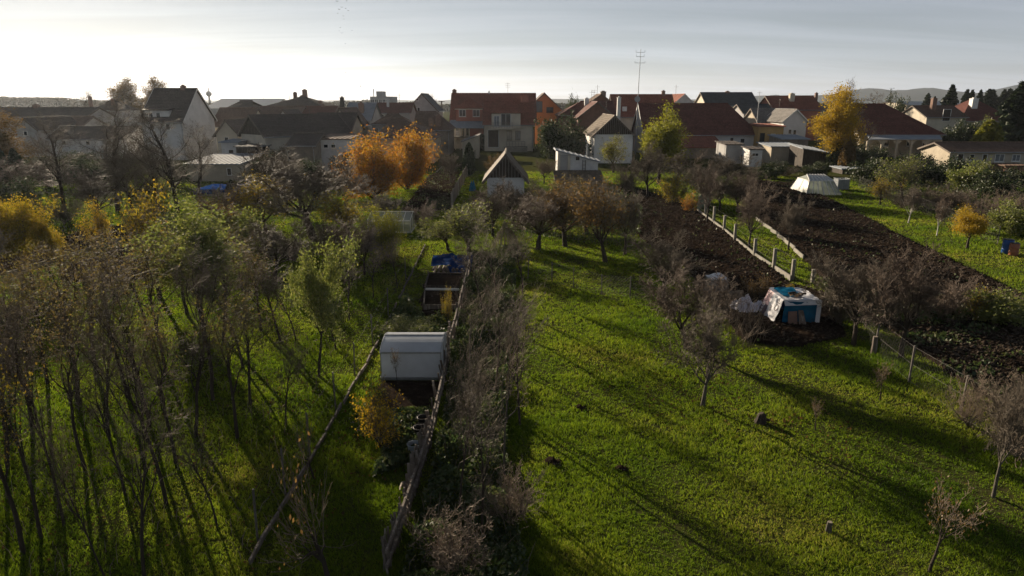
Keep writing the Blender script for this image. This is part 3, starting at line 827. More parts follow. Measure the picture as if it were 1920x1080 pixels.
sk = MB(); p = P(1171, 204, 151.2)
o_ = [x for x in bpy.data.objects if x.get('label', '').startswith('red-tiled roof with white skylight')][0]
q = p - o_.location
sk.box(q.x - .45, q.x + .45, q.y - .35, q.y + .3, p.z - .5, p.z + .45).build('skylight', M['white'], o_)
house_px('red roof with white gable face right of the skylight roof', 1262, 1303, 156, 12, 196, 177, 'y', wall='w_white', roof='r_red')
big = house_px('long white house with huge dark red-brown roof right of the antenna', 1209, 1422, 121, 12, 250, 195, roof='r_darkred', wall='w_white', hr=4.2, wins=[(1372, 262, 7, 8), (1392, 264, 9, 9)])
shed('low lean-to with dull red roof against the long white house', 1268, 1356, 113, 6, 277, 257, 'w_stone', 'r_red')
ant = thing('antenna_mast', 'tall thin antenna mast with crossbars at the gable of the long house', 'antenna', (P(1195, 200, 122).x, 122, 0))
zt = P(1197, 92, 122).z
mb = MB(); mb.tube([(0, 0, 0), (0.02, 0, zt * .5), (.14, 0, zt)], [.09, .07, .04], 6); mb.build('mast', M['galv'], ant)
for py, half in ((98, 8), (106, 7), (118, 9)):
    z = P(1197, py, 122).z; k = half * 122 / 1280
    mb = MB(); mb.tube([(-k + .1, 0, z), (k + .1, 0, z)], .03, 4)
    for s_ in (-1, 1): mb.tube([(s_ * k + .1, 0, z), (s_ * k + .1, 0, z + .35)], .025, 4)
    mb.build('crossbar', M['galv'], ant)
MB().tube([(-.1, -.05, P(0, 186, 122).z), (-.1, -.3, P(0, 186, 122).z)], [.15, .5], 12).build('dish', M['w_grey'], ant)
shed('small yellow house with red-edged flat roof and two windows', 1423, 1470, 119, 7, 238, 233, 'w_yellow', 'r_red', wins=[(1429, 258, 9, 17, 'window', M['wood_dark']), (1449, 257, 9, 12)])
house_px('grey-roofed house between the long house and the golden tree', 1424, 1502, 138, 10, 231, 204, roof='r_grey', wall='w_beige')
house_px('whitish gable under grey roof left of the golden tree', 1470, 1513, 130, 10, 226, 206, 'y', wall='w_white', roof='r_grey', wins=[(1481, 247, 6, 9), (1490, 248, 6, 9)])
house_px('slate-roofed house with cream gable on the skyline', 1326, 1421, 172, 12, 197, 174, roof='r_slate', wall='w_cream', chims=[(1364, 171, .9, 'chim')])
house_px('red-roofed house with reddish gable and white chimney on the skyline', 1452, 1540, 166, 12, 205, 181, roof='r_red', wall='w_terra', chims=[(1485, 175, 1.1, 'w_cream', -2), (1531, 174, .6, 'chim')])
house_px('low slate roof tucked behind the long white house', 1395, 1450, 150, 9, 212, 196, roof='r_slate', wall='w_grey')
# ---- right
rh = house_px('large house with dark red hipped roof and pale porch roof on the right', 1614, 1768, 117, 14, 250, 196, roof='r_darkred', wall='w_beige', hr=7.0, wins=[(1662, 268, 10, 12), (1705, 268, 12, 12), (1735, 272, 12, 24, 'door')])
rx, ry = rh.location.x, rh.location.y
b0, b1, b2, b3 = lp(1630, 261, 112.5), lp(1767, 261, 112.5), lp(1762, 253, 116.9), lp(1626, 253, 116.9)
MB().slab([b0, b1, b2, b3], .1).build('porch_roof', M['r_metal'], rh)
for i in range(6):
    e = lerp(b0, b1, i / 5)
    MB().box(e.x - .17, e.x + .17, e.y + .2, e.y + .5, 0, e.z - .13).build('porch_pillar', M['w_beige'], rh)
for i in range(5):
    e0, e1 = lerp(b0, b1, i / 5), lerp(b0, b1, (i + 1) / 5)
    am = MB(); n_ = 8
    for j in range(n_):
        t0, t1 = j / n_, (j + 1) / n_
        z0 = e0.z - .15 - .75 * (1 - math.sin(math.pi * t0)); z1 = e0.z - .15 - .75 * (1 - math.sin(math.pi * t1))
        am.face((lerp(e0.x + .17, e1.x - .17, t0), e0.y + .3, z0), (lerp(e0.x + .17, e1.x - .17, t1), e0.y + .3, z1), (lerp(e0.x + .17, e1.x - .17, t1), e0.y + .3, e0.z - .13), (lerp(e0.x + .17, e1.x - .17, t0), e0.y + .3, e0.z - .13))
    am.build('porch_arch', M['w_beige'], rh)
house_px('modern pale house with slanting brown roof behind the hipped roof', 1738, 1812, 148, 11, 219, 199, roof='r_brown', wall='w_cream', wins=[(1775, 216, 15, 22, 'door')], chims=[(1752, 184, .9, 'chim', -2)])
house_px('dark red hipped roof with white chimney left of the tall conifer', 1802, 1905, 156, 13, 225, 186, roof='r_darkred', wall='w_beige', hl=6, hr=6, chims=[(1827, 184, 1.3, 'white', -2.5)])
house_px('pale flat hall on the horizon between the conifers', 1700, 1815, 280, 25, 197, 191, roof='r_hall', wall='w_cream', gutter=False)
house_px('low outbuilding with long brown tiled roof and open bays at the right edge', 1782, 1990, 97, 7, 284, 268, roof='r_brown', wall='w_beige', wins=[(1800, 297, 12, 18, 'door'), (1822, 295, 9, 11), (1846, 297, 10, 17, 'door'), (1874, 296, 18, 15, 'curtain'), (1905, 296, 16, 13, 'curtain')])
shed('orange brick pen with slanted plank at the end of the outbuilding', 1886, 1930, 91, 3, 312, 308, 'w_brick', 'r_brown')
# sheds and clutter right of centre
shed('grey board shed left of the whitewashed privy', 1362, 1392, 103, 5, 272, 266, 'w_grey', 'r_dark')
shed('whitewashed privy with a dark window in front of the long house', 1406, 1430, 98, 3, 281, 276, 'w_white', 'r_dark', wins=[(1416, 290, 13, 7)])
shed('pale flat-roofed garage between privy and plastic tanks', 1447, 1500, 103, 6, 276, 268, 'w_beige', 'r_metal')
shed('open grey lean-to behind the garage', 1468, 1516, 110, 6, 262, 254, 'w_stone', 'r_metal')
shed('brown plank shed with sheet roof beside the plastic tanks', 1507, 1550, 97, 5, 280, 271, 'wood_dark', 'r_metal', side=-.5)
shed('little open shelter with pale roof under the dark hedge', 1580, 1618, 88, 3, 318, 313, 'wood_dark', 'r_metal')
# ------------------------------------------------------------------ trees and plants
def tubes(segs, k):
    S = np.asarray(segs, float)
    p, q, r0, r1 = S[:, :3], S[:, 3:6], S[:, 6], S[:, 7]
    d = q - p; d /= np.maximum(np.linalg.norm(d, axis=1, keepdims=True), 1e-9)
    u = np.where(np.abs(d[:, 2:3]) < .9, np.array([[0, 0, 1.]]), np.array([[1., 0, 0]]))
    a = np.cross(d, u); a /= np.linalg.norm(a, axis=1, keepdims=True)
    b = np.cross(a, d)
    t = np.arange(k) * 2 * np.pi / k
    ring = a[:, None] * np.cos(t)[None, :, None] + b[:, None] * np.sin(t)[None, :, None]
    V = np.concatenate([p[:, None] + ring * r0[:, None, None], q[:, None] + ring * r1[:, None, None]], 1).reshape(-1, 3)
    j = np.arange(k)
    f = np.stack([j, (j + 1) % k, (j + 1) % k + k, j + k], -1)
    F = (f[None] + (np.arange(len(S)) * 2 * k)[:, None, None]).reshape(-1, 4)
    return V, F
def leafquads(C, size, rg, droop=0.0, long=1.5):
    n = len(C)
    a = rg.normal(size=(n, 3)); a[:, 2] -= droop
    a /= np.linalg.norm(a, axis=1, keepdims=True)
    b = np.cross(a, rg.normal(size=(n, 3))); b /= np.maximum(np.linalg.norm(b, axis=1, keepdims=True), 1e-6)
    s = (size * rg.uniform(.6, 1.35, n))[:, None]
    V = np.stack([C - a * s * long * .5, C + b * s * .5, C + a * s * long * .5, C - b * s * .5], 1).reshape(-1, 3)
    F = np.arange(n * 4).reshape(-1, 4)
    return V, F
def nrm(v):
    l = math.sqrt(v[0] * v[0] + v[1] * v[1] + v[2] * v[2]) or 1
    return (v[0] / l, v[1] / l, v[2] / l)
ST = {
 # per level: segments, children, first child position, child angle, child length ratio, wobble, upward pull, radius ratio
 'orchard': dict(H=4.0, L0=1.15, r0=.105, ns=[4, 5, 4, 3, 2], n=[8, 8, 8, 7], t0=[.72, .22, .15, .1], ang=[42, 50, 50, 42], ln=[1.85, .52, .55, .62], wob=[.07, .24, .28, .3, .3], up=[.02, .16, .10, .10, .06], rr=[.62, .55, .55, .6]),
 'slim': dict(H=6.0, L0=3.4, r0=.078, ns=[8, 6, 4, 3, 2], n=[8, 7, 6, 5], t0=[.5, .3, .15, .1], ang=[36, 46, 50, 42], ln=[.78, .48, .55, .6], wob=[.075, .22, .28, .32, .3], up=[.02, .14, .06, .06, .03], rr=[.62, .52, .55, .6]),
 'tall': dict(H=10.0, L0=8.2, r0=.17, ns=[9, 6, 4, 3, 2], n=[18, 9, 8, 6], t0=[.22, .22, .15, .1], ang=[48, 46, 48, 42], ln=[.46, .5, .52, .6], wob=[.10, .22, .26, .3, .3], up=[.03, .14, .08, .06, .03], rr=[.45, .5, .55, .6]),
 'shrub': dict(H=2.6, L0=.16, r0=.05, ns=[1, 5, 4, 3, 2], n=[15, 9, 7, 5], t0=[.2, .10, .15, .1], ang=[52, 40, 44, 40], ln=[11.5, .46, .5, .6], wob=[.05, .24, .26, .3, .3], up=[0, .20, .10, .08, .04], rr=[.6, .5, .55, .6]),
 'whip': dict(H=3.0, L0=.9, r0=.09, ns=[3, 3, 5, 2, 1], n=[6, 7, 3, 2], t0=[.6, .4, .3, .3], ang=[55, 42, 25, 30], ln=[1.0, 1.6, .3, .5], wob=[.2, .25, .07, .15, .2], up=[.02, .05, .10, .06, .04], rr=[.6, .35, .5, .6]),
 'sparse': dict(H=2.6, L0=.95, r0=.05, ns=[4, 4, 3, 2, 1], n=[6, 5, 5, 4], t0=[.55, .25, .2, .1], ang=[60, 48, 50, 42], ln=[1.1, .5, .5, .6], wob=[.16, .24, .28, .3, .3], up=[.02, .10, .08, .06, .03], rr=[.55, .55, .6, .6]),
}
def grow(seed, st, dens=1.0):
    rnd = random.Random(seed)
    thick, thin, tips = [], [], []
    mx = len(st['n'])
    def br(p, d, L, r, lev):
        ns = st['ns'][lev]; wob = st['wob'][lev]; up = st['up'][lev]
        pts = [p]; dirs = []; rads = [r]
        for i in range(ns):
            d = nrm((d[0] + rnd.gauss(0, wob), d[1] + rnd.gauss(0, wob), d[2] + rnd.gauss(0, wob * .7) + up))
            q = (p[0] + d[0] * L / ns, p[1] + d[1] * L / ns, max(.03, p[2] + d[2] * L / ns))
            r2 = max(.0042, r * (1 - (.55 if lev == 0 else .8) * (i + 1) / ns))
            (thick if lev <= 1 else thin).append(p + q + (rads[-1], r2))
            pts.append(q); dirs.append(d); rads.append(r2); p = q
        if lev == mx:
            tips.append(pts[0]); tips.append(pts[-1]); return
        n = st['n'][lev]
        if lev >= 2: n = max(1, int(n * dens * rnd.uniform(.7, 1.3) + .5))
        ph = rnd.uniform(0, 6.28)
        for k in range(n):
            t = st['t0'][lev] + (1 - st['t0'][lev]) * (k + rnd.random()) / n
            if k == n - 1: t = .995
            x = t * ns; i = min(int(x), ns - 1); f = x - i
            a, b = pts[i], pts[i + 1]
            s = tuple(a[j] + (b[j] - a[j]) * f for j in range(3))
            dd = dirs[i]
            e = nrm((dd[1] + .01, -dd[0], .003)) if abs(dd[2]) < .98 else (1, 0, 0)
            g = (dd[1] * e[2] - dd[2] * e[1], dd[2] * e[0] - dd[0] * e[2], dd[0] * e[1] - dd[1] * e[0])
            th = math.radians(st['ang'][lev] * rnd.uniform(.55, 1.25)); az = ph + k * 2.4 + rnd.uniform(-.5, .5)
            if k == n - 1: th *= .3
            ct, sn = math.cos(th), math.sin(th); ca, sa = math.cos(az), math.sin(az)
            nd = nrm(tuple(dd[j] * ct + (e[j] * ca + g[j] * sa) * sn for j in range(3)))
            rl = rads[i] + (rads[i + 1] - rads[i]) * f
            br(s, nd, L * st['ln'][lev] * rnd.uniform(.65, 1.15) * (1 - .4 * (t - st['t0'][lev])), max(.0046, rl * st['rr'][lev]), lev + 1)
    br((0, 0, -.08), (0, 0, 1), st['L0'], st['r0'], 0)
    return thick, thin, tips
PROTO = {}
def proto(kind, style, seed, bark='bark', twig='twig', leaves=0, leafsize=.07, lmat='lf_olive', dens=1.0, spreadleaf=.10, tw=1.0):
    st = ST[style]
    thick, thin, tips = grow(seed, st, dens)
    V1, F1 = tubes(thick, 6)
    th = np.asarray(thin); th[:, 6:] *= tw
    V2, F2 = tubes(th, 3)
    H = float(max(V2[:, 2].max(), V1[:, 2].max()))
    wid = float(np.percentile(np.hypot(V2[:, 0], V2[:, 1]), 97))
    lm = None
    if leaves:
        rg = np.random.default_rng(seed)
        C = np.asarray(tips); C = C[rg.integers(0, len(C), leaves)] + rg.normal(0, spreadleaf, (leaves, 3))
        C[:, 2] = np.maximum(C[:, 2], .1)
        V3, F3 = leafquads(C, leafsize, rg, .4)
        lm = fastmesh('foliage', V3, F3, M[lmat])
    PROTO.setdefault(kind, []).append((fastmesh('trunk', V1, F1, M[bark], True), fastmesh('crown', V2, F2, M[twig]), lm, H, wid))
for s in range(5): proto('orchard', 'orchard', 11 + s, twig='twig_red' if s % 2 else 'twig', dens=1.25, tw=1.25)
for s in range(4): proto('slim', 'slim', 31 + s, dens=1.0)
for s in range(3): proto('thin', 'slim', 171 + s, bark='bark_grey', twig='twig_pale', dens=.62, tw=.9)
for s in range(3): proto('slimleaf', 'slim', 41 + s, leaves=1100, leafsize=.05, lmat='lf_mixed', dens=.85)
for s in range(3): proto('tall', 'tall', 51 + s, bark='bark', dens=.9, tw=1.2)
for s in range(3): proto('shrub', 'shrub', 61 + s, bark='twig', twig='twig_red' if s == 1 else 'twig', tw=1.15)
for s in range(2): proto('paleshrub', 'shrub', 71 + s, bark='bark_grey', twig='twig_pale', dens=.8, tw=1.0)
for s in range(2): proto('whip', 'whip', 81 + s, twig='twig_pale', leaves=90, leafsize=.05, lmat='lf_rust')
for s in range(2): proto('sparse', 'sparse', 91 + s, twig='twig_pale', leaves=220, leafsize=.035, lmat='lf_rust')
for s in range(3): proto('leafy', 'orchard', 101 + s, leaves=15000, leafsize=.056, dens=.55, spreadleaf=.15)
for s in range(2): proto('halfleaf', 'orchard', 111 + s, leaves=2600, leafsize=.06, dens=.85, spreadleaf=.12, lmat='lf_rust')
for s in range(2): proto('willow', 'slim', 121 + s, leaves=11000, leafsize=.062, lmat='lf_olive', dens=.8, spreadleaf=.16)
for s in range(2): proto('talleaf', 'tall', 131 + s, leaves=18000, leafsize=.12, lmat='lf_gold', dens=.6, spreadleaf=.35)
for s in range(3): proto('bush', 'shrub', 141 + s, leaves=8000, leafsize=.07, lmat='lf_green', dens=.6, spreadleaf=.14)
for s in range(2): proto('lowleafy', 'shrub', 161 + s, leaves=17000, leafsize=.040, lmat='lf_orange', dens=.7, spreadleaf=.12)
for s in range(2): proto('lightbush', 'shrub', 151 + s, leaves=2200, leafsize=.055, lmat='lf_lime', dens=.8, spreadleaf=.10)
def conifer(kind, seed, H, wid, n, size, column=False):
    rg = np.random.default_rng(seed)
    segs = [(0, 0, -.1, 0, 0, H * .97, H * .016, .01)]
    thin = []; C = []
    if not column:
        for k in range(75):
            t = (k / 75) ** .9
            z = H * (.1 + .88 * t); Lb = wid * (1 - t) ** .85 * rg.uniform(.65, 1.15) + .1
            az = k * 2.4 + rg.uniform(-.4, .4)
            e = np.array([math.cos(az) * Lb, math.sin(az) * Lb, z - Lb * .18 + .25 * Lb * t])
            s = np.array([0, 0, z])
            thin.append(tuple(s) + tuple(e) + (.012 * H * .25, .006))
            m = max(3, int(n / 75 * (Lb / wid) * 2))
            tt = rg.uniform(.12, 1.0, m) ** .75
            c = s + (e - s) * tt[:, None] + rg.normal(0, 1, (m, 3)) * np.array([.16, .16, .09]) * Lb * .6
            C.append(c)
        C = np.concatenate(C)
    else:
        t = rg.random(n); az = rg.uniform(0, 6.28, n)
        r = wid * np.clip(np.minimum(t * 6, 1) * (1 - t ** 2.2) ** .6, .05, 1) * rg.uniform(.55, 1.08, n) * (1 + .18 * np.sin(az * 5 + t * 9))
        C = np.stack([np.cos(az) * r, np.sin(az) * r, t * H], -1)
        for k in range(30):
            z = rg.uniform(.1, .8) * H; a = rg.uniform(0, 6.28)
            thin.append((0, 0, z, math.cos(a) * wid * .6, math.sin(a) * wid * .6, z + wid * .8, .02, .008))
    V1, F1 = tubes(segs, 7); V2, F2 = tubes(thin, 3); V3, F3 = leafquads(C, size, rg, .5, 2.0)
    PROTO.setdefault(kind, []).append((fastmesh('trunk', V1, F1, M['bark'], True), fastmesh('crown', V2, F2, M['twig']), fastmesh('foliage', V3, F3, M['needle']), H, wid))
conifer('spruce', 1, 12, 3.4, 5200, .42); conifer('spruce', 2, 12, 2.8, 4600, .42)
conifer('thuja', 3, 4, .75, 3600, .15, True); conifer('thuja', 4, 4, 1.0, 3600, .17, True)
CNT = {}
NAMES = {'orchard': 'fruit_tree', 'slim': 'bare_tree', 'slimleaf': 'bare_tree', 'thin': 'bare_tree', 'tall': 'bare_tree', 'shrub': 'shrub', 'paleshrub': 'shrub', 'whip': 'pruned_tree', 'sparse': 'young_tree',
         'leafy': 'leafy_tree', 'halfleaf': 'fruit_tree', 'willow': 'leafy_tree', 'talleaf': 'leafy_tree', 'bush': 'bush', 'lowleafy': 'leafy_tree', 'lightbush': 'shrub', 'spruce': 'conifer_tree', 'thuja': 'thuja_bush'}
CATS = {'shrub': 'shrub', 'bush': 'bush', 'thuja_bush': 'bush'}
def plant(kind, px, py, topy, label, wide=1.0, lmat=None, width=None, group=None, var=None, rot=None, bark=None, lean=None, D=None):
    """stands at ground pixel (px,py) or D metres off, reaches up to pixel row topy; width: crown width in photo pixels"""
    b = G(px, py) if D is None else Vector((P(px, 190, D).x, D, 0))
    h = max(.3, P(px, topy, b.y).z)
    ps = PROTO[kind]
    i = CNT.get(kind, 0); CNT[kind] = i + 1
    v = ps[(var if var is not None else i) % len(ps)]
    s = h / v[3]
    sw = s * wide
    if width:
        kx_ = P(px + 1, 300, b.y).x - P(px, 300, b.y).x
        sw = width * kx_ / (2 * v[4])
    nm = NAMES[kind]
    t = thing(nm, label, CATS.get(nm, 'tree'), b, (i * 2.399) % 6.283 if rot is None else rot, group)
    t.scale = (sw, sw, s)
    if lean: t.rotation_euler = (lean[0], lean[1], t.rotation_euler[2])
    tr = link('trunk', v[0], t)
    if bark:
        tr.material_slots[0].link = 'OBJECT'; tr.material_slots[0].material = M[bark]
    link('crown', v[1], t)
    if v[2] is not None:
        lf = link('foliage', v[2], t)
        if lmat:
            lf.material_slots[0].link = 'OBJECT'; lf.material_slots[0].material = M[lmat]
    return t

# ---- left orchard, near to far
plant('slim', 272, 1092, 640, 'many-stemmed bare tree at the bottom edge of the left orchard', width=250, var=0)
plant('slim', 78, 1010, 500, 'dark twin-trunked bare tree near the left edge of the orchard', width=230, var=1)
plant('slim', 120, 985, 520, 'bare tree with straight trunk just right of the dark twin-trunked one', width=220, var=2)
plant('slimleaf', 45, 1040, 600, 'bare tree with scattered yellow leaves in the lower left corner', width=240, lmat='lf_yellow', var=0)
plant('slim', 208, 1110, 690, 'thin crooked bare tree with kinked trunk in the lower left', width=120, var=3, lean=(R(-4), R(-5)))
plant('slim', 312, 945, 470, 'tall forked bare tree with long double shadow in the left orchard', width=270, var=0)
plant('slim', 408, 990, 760, 'small bare tree with leaning trunk right of the tall forked one', width=150, var=2)
plant('slimleaf', 445, 822, 540, 'brownish bare tree in the middle of the left orchard', width=210, var=1)
plant('slim', 400, 752, 430, 'stout bare tree below the olive-green crown', width=220, var=1)
plant('slim', 368, 820, 560, 'slender bare tree left of the stout orchard tree', width=190, var=3)
G1 = 'bare trees in the thick of the left orchard'
for (a, b, c, w) in ((205, 820, 480, 210), (240, 745, 440, 210), (150, 760, 470, 200), (310, 700, 430, 190), (60, 800, 500, 200), (20, 700, 480, 170), (330, 870, 560, 190), (275, 620, 420, 170), (120, 640, 450, 160), (200, 590, 420, 150), (455, 690, 470, 170), (490, 620, 450, 150)):
    plant('slim' if (a // 5) % 2 else 'slimleaf', a, b, c, 'thin dark leafless tree in the crowded middle of the left orchard', width=w, group=G1)
G1b = 'bare trees added at and beyond the left view edge for shade'  # trees mostly out of view, added so their shadows fall over the orchard
for (a, b, c, w) in ((-60, 690, 430, 190), (-110, 800, 420, 220), (-150, 940, 430, 240), (-40, 600, 400, 170), (15, 880, 540, 210), (-160, 640, 380, 200)):
    plant('slim', a, b, c, 'dark bare tree at or beyond the left view edge, added to shade the orchard', width=w, group=G1b)
for (a, b, c, w) in ((420, 640, 430, 180), (350, 590, 400, 170), (90, 720, 450, 190), (180, 690, 430, 190), (280, 800, 500, 190), (470, 760, 520, 160), (160, 880, 560, 170), (235, 930, 600, 160), (555, 640, 500, 110)):
    plant('slim' if (a // 5) % 2 else 'slimleaf', a, b, c, 'thin dark leafless tree in the crowded middle of the left orchard', width=w, group=G1)
plant('slim', 537, 798, 610, 'small bare tree standing alone on the grass left of the plank kerb', width=130, var=2)
plant('willow', 598, 705, 440, 'grey-green tree with forked trunk left of the plank kerb', width=190, var=0, lmat='lf_olive')
plant('slim', 630, 657, 520, 'slim bare tree beside the forked grey-green tree', width=110, var=1)
plant('slim', 526, 640, 470, 'bare tree between the two grey-green crowns', width=140, var=3)
plant('slim', 745, 540, 440, 'thin young bare tree on the shaded grass below the foil greenhouse', width=60, var=1)
plant('willow', 385, 650, 365, 'large olive-green crown rising over the left orchard', width=215, var=1)
plant('halfleaf', 300, 560, 335, 'half-bare tree with yellowish top left of the olive-green crown', width=140, lmat='lf_yellow')
plant('leafy', 45, 530, 372, 'yellow-leaved tree at the left edge by the pale kerb', width=135, lmat='lf_yellow', var=0)
plant('leafy', 95, 520, 395, 'smaller yellow tree right beside the one at the left edge', width=75, lmat='lf_yellow', var=1)
plant('halfleaf', 190, 485, 372, 'small orange-leaved tree over the left ploughed strip', width=70, lmat='lf_gold', var=0)
plant('tall', 222, 398, 165, 'tall dark bare tree with leaning trunk in front of the left houses', width=175, var=0, lean=(0, R(-7)))
plant('tall', 335, 405, 188, 'broad bare tree in front of the big white gable', width=160, var=1)
for (a, b, c_, w, k, l) in ((300, 402, 205, 110, 'tall', 'bare tree rising before the white dormer, right of the tall leaning one'), (375, 372, 222, 90, 'tall', 'bare tree over the plastered outbuilding'), (120, 385, 205, 120, 'tall', 'bare tree left of the tall leaning one'),
    (250, 400, 255, 130, 'orchard', 'low bare tree under the tall leaning trunk'), (60, 380, 290, 120, 'orchard', 'low twiggy tree among the thujas on the left'), (180, 420, 300, 140, 'orchard', 'twiggy tree on the wire fence line at left'), (430, 440, 330, 120, 'orchard', 'twiggy bare tree right of the column thuja'), (540, 400, 290, 120, 'orchard', 'bare tree below the small dark gable roof'), (650, 400, 300, 100, 'orchard', 'bare tree left of the broad orange tree')):
    plant(k, a, b, c_, l, width=w)
for (a, b, c_, w, l) in ((70, 335, 285, 90, 'left of the pointed thuja'), (130, 330, 282, 90, 'right of the pointed thuja'), (200, 335, 285, 90, 'under the whitish outbuilding'), (265, 345, 290, 90, 'left of the plastered outbuilding'), (325, 352, 300, 70, 'touching the plastered outbuilding'), (500, 335, 285, 70, 'right of the carport'), (570, 345, 295, 80, 'left of the white gazebo'), (660, 330, 285, 60, 'right of the white gazebo')):
    plant('bush', a, b, c_, 'dark hedge bush ' + l, width=w)
plant('talleaf', 8, 345, 208, 'yellow-brown tree at the left edge below the roofs', width=140, lmat='lf_rust', var=0)
plant('orchard', 588, 448, 262, 'wide bare tree in front of the white gazebo', width=250, var=2)
plant('halfleaf', 500, 440, 318, 'bare bushy tree left of the wide one below the farmhouse', width=150, lmat='lf_yellow')
plant('halfleaf', 660, 455, 350, 'half-bare tree with yellow leaves left of the foil greenhouse', width=130, lmat='lf_yellow', var=1)
plant('lowleafy', 722, 492, 385, 'yellow-green tree partly hiding the foil greenhouse', width=84, lmat='lf_lime', var=2)
plant('lowleafy', 700, 372, 247, 'broad orange and yellow tree below the brown hipped house', width=150, lmat='lf_orange', var=0)
plant('lowleafy', 764, 356, 238, 'taller orange tree right beside the broad orange one', width=105, lmat='lf_orange', var=1)
for (a, b, c_, w, k, l) in ((515, 525, 395, 140, 'orchard', 'dark bare tree in the middle ground left of the forked grey-green tree'), (622, 525, 395, 130, 'orchard', 'dark bare tree behind the forked grey-green tree'), (684, 515, 415, 95, 'orchard', 'bare tree on the shaded grass left of the yellow-green tree'), (560, 492, 425, 130, 'shrub', 'brown thicket below the wide bare tree'), (650, 492, 430, 120, 'shrub', 'brown thicket left of the foil greenhouse'), (455, 545, 410, 120, 'slimleaf', 'thinly leafed tree right of the olive-green crown'), (655, 600, 470, 90, 'slim', 'slim dark tree on the shaded grass near the plank kerb'), (700, 560, 455, 80, 'slim', 'slim bare tree beside the upper end of the plank kerb')):
    plant(k, a, b, c_, l, width=w)
plant('bush', 330, 470, 400, 'green bush under the blue pool cover', width=110, lmat='lf_olive')
plant('bush', 440, 480, 385, 'dense grey-green bush right of the pool cover', width=130, lmat='lf_olive')
plant('halfleaf', 410, 470, 365, 'rusty half-bare tree before the dark column thuja', width=110)
plant('thuja', 437, 385, 338, 'dark column-shaped thuja beside the blue pool cover', width=24)
plant('thuja', 487, 320, 278, 'round dark evergreen by the carport', width=56, var=1)

plant('talleaf', 240, 0, 146, 'round fine-twigged bare tree on the left skyline, the left one of two', width=60, var=1, D=215, lmat='lf_rust')
plant('talleaf', 294, 0, 144, 'round fine-twigged bare tree on the skyline right above the steep dark roof', width=60, var=0, D=215, lmat='lf_rust')
plant('tall', 150, 0, 165, 'bare treetop on the skyline over the long low house', width=70, var=1, D=190)
plant('tall', 818, 0, 175, 'small bare treetop on the skyline left of the red house', width=30, var=1, D=240)
# ---- middle of the picture
plant('slim', 932, 566, 395, 'double-trunked dark tree at the end of the overgrown row', width=150, var=0)
plant('slim', 905, 590, 430, 'dark tree hung with dead vines left of the double-trunked one', width=110, var=2)
plant('slim', 980, 552, 425, 'bare tree right of the double-trunked dark tree', width=110, var=1)
plant('halfleaf', 880, 480, 372, 'olive-brown tree right of the blue tarpaulin', width=150, lmat='lf_olive', var=0)
plant('halfleaf', 840, 470, 395, 'olive-brown small tree above the blue tarpaulin', width=110, lmat='lf_olive', var=1)
plant('orchard', 1010, 468, 345, 'brown twiggy tree below the old cabin', width=165, var=1)
plant('halfleaf', 1060, 462, 330, 'rusty-leaved tree below the white shed', width=160, var=0)
plant('halfleaf', 1135, 492, 325, 'rusty half-bare tree with yellow leaves at the top of the lawn', width=150, lmat='lf_rust', var=1)
plant('orchard', 1100, 440, 345, 'twiggy brown tree between the two rusty trees', width=140, var=3)
plant('orchard', 1172, 478, 350, 'bare twiggy tree at the lower end of the dark plot', width=115, var=4)
plant('orchard', 962, 420, 330, 'twiggy tree right in front of the old cabin wall', width=100, var=2)
plant('orchard', 925, 445, 345, 'twiggy tree left below the old cabin', width=125, var=3)
plant('halfleaf', 1045, 425, 322, 'half-bare tree between old cabin and white shed, on the lawn side', width=120, lmat='lf_mixed')
plant('orchard', 1245, 570, 418, 'dense dome-shaped bare tree beside the lawn fence', width=170, var=0)
plant('orchard', 1288, 655, 490, 'dense bare tree just behind the lone lawn tree', width=185, var=1)
plant('orchard', 1317, 762, 548, 'lone bare fruit tree with short trunk on the open lawn', width=175, var=0, bark='bark_grey')
plant('sparse', 1528, 806, 748, 'tiny bare sapling on the lawn', width=55, var=0)
plant('sparse', 1650, 752, 672, 'loose little tree on the lawn before the wire fence', width=62, var=0)
plant('sparse', 1742, 1072, 905, 'small brown-leaved apple tree with bent trunk at the bottom right', width=165, var=0)
plant('orchard', 1862, 932, 690, 'pale bare tree with thin bent trunk at the right edge', width=150, var=4, bark='bark_grey')
plant('paleshrub', 1900, 860, 690, 'thicket of pale bare stems at the right edge behind the fence', width=170, var=0)
plant('paleshrub', 1815, 800, 690, 'pale bare shrub along the wire fence', width=110, var=1)
plant('orchard', 1690, 672, 455, 'bare tree with many upright stems beside the tarpaulin hut', width=220, var=3)
plant('orchard', 1600, 648, 470, 'brown bare tree right behind the tarpaulin hut', width=190, var=4)
plant('shrub', 1570, 610, 500, 'brown bare shrub behind the hut along the plot edge', width=120, var=2)
plant('shrub', 1760, 600, 500, 'bare brown shrub between vegetable plot and ploughed field', width=150, var=1)
plant('bush', 1880, 606, 540, 'low green bush at the right end of the vegetable plot', width=120, lmat='lf_olive')
plant('lightbush', 1832, 602, 530, 'narrow yellow-leaved shrub at the edge of the vegetable plot', width=62, lmat='lf_yellow')
plant('lightbush', 1420, 560, 515, 'sparse yellowish shrub between water tank and hut', width=70, lmat='lf_rust')
plant('lightbush', 1482, 545, 530, 'tiny orange-leaved plant behind the hut roof', width=18, lmat='lf_gold')
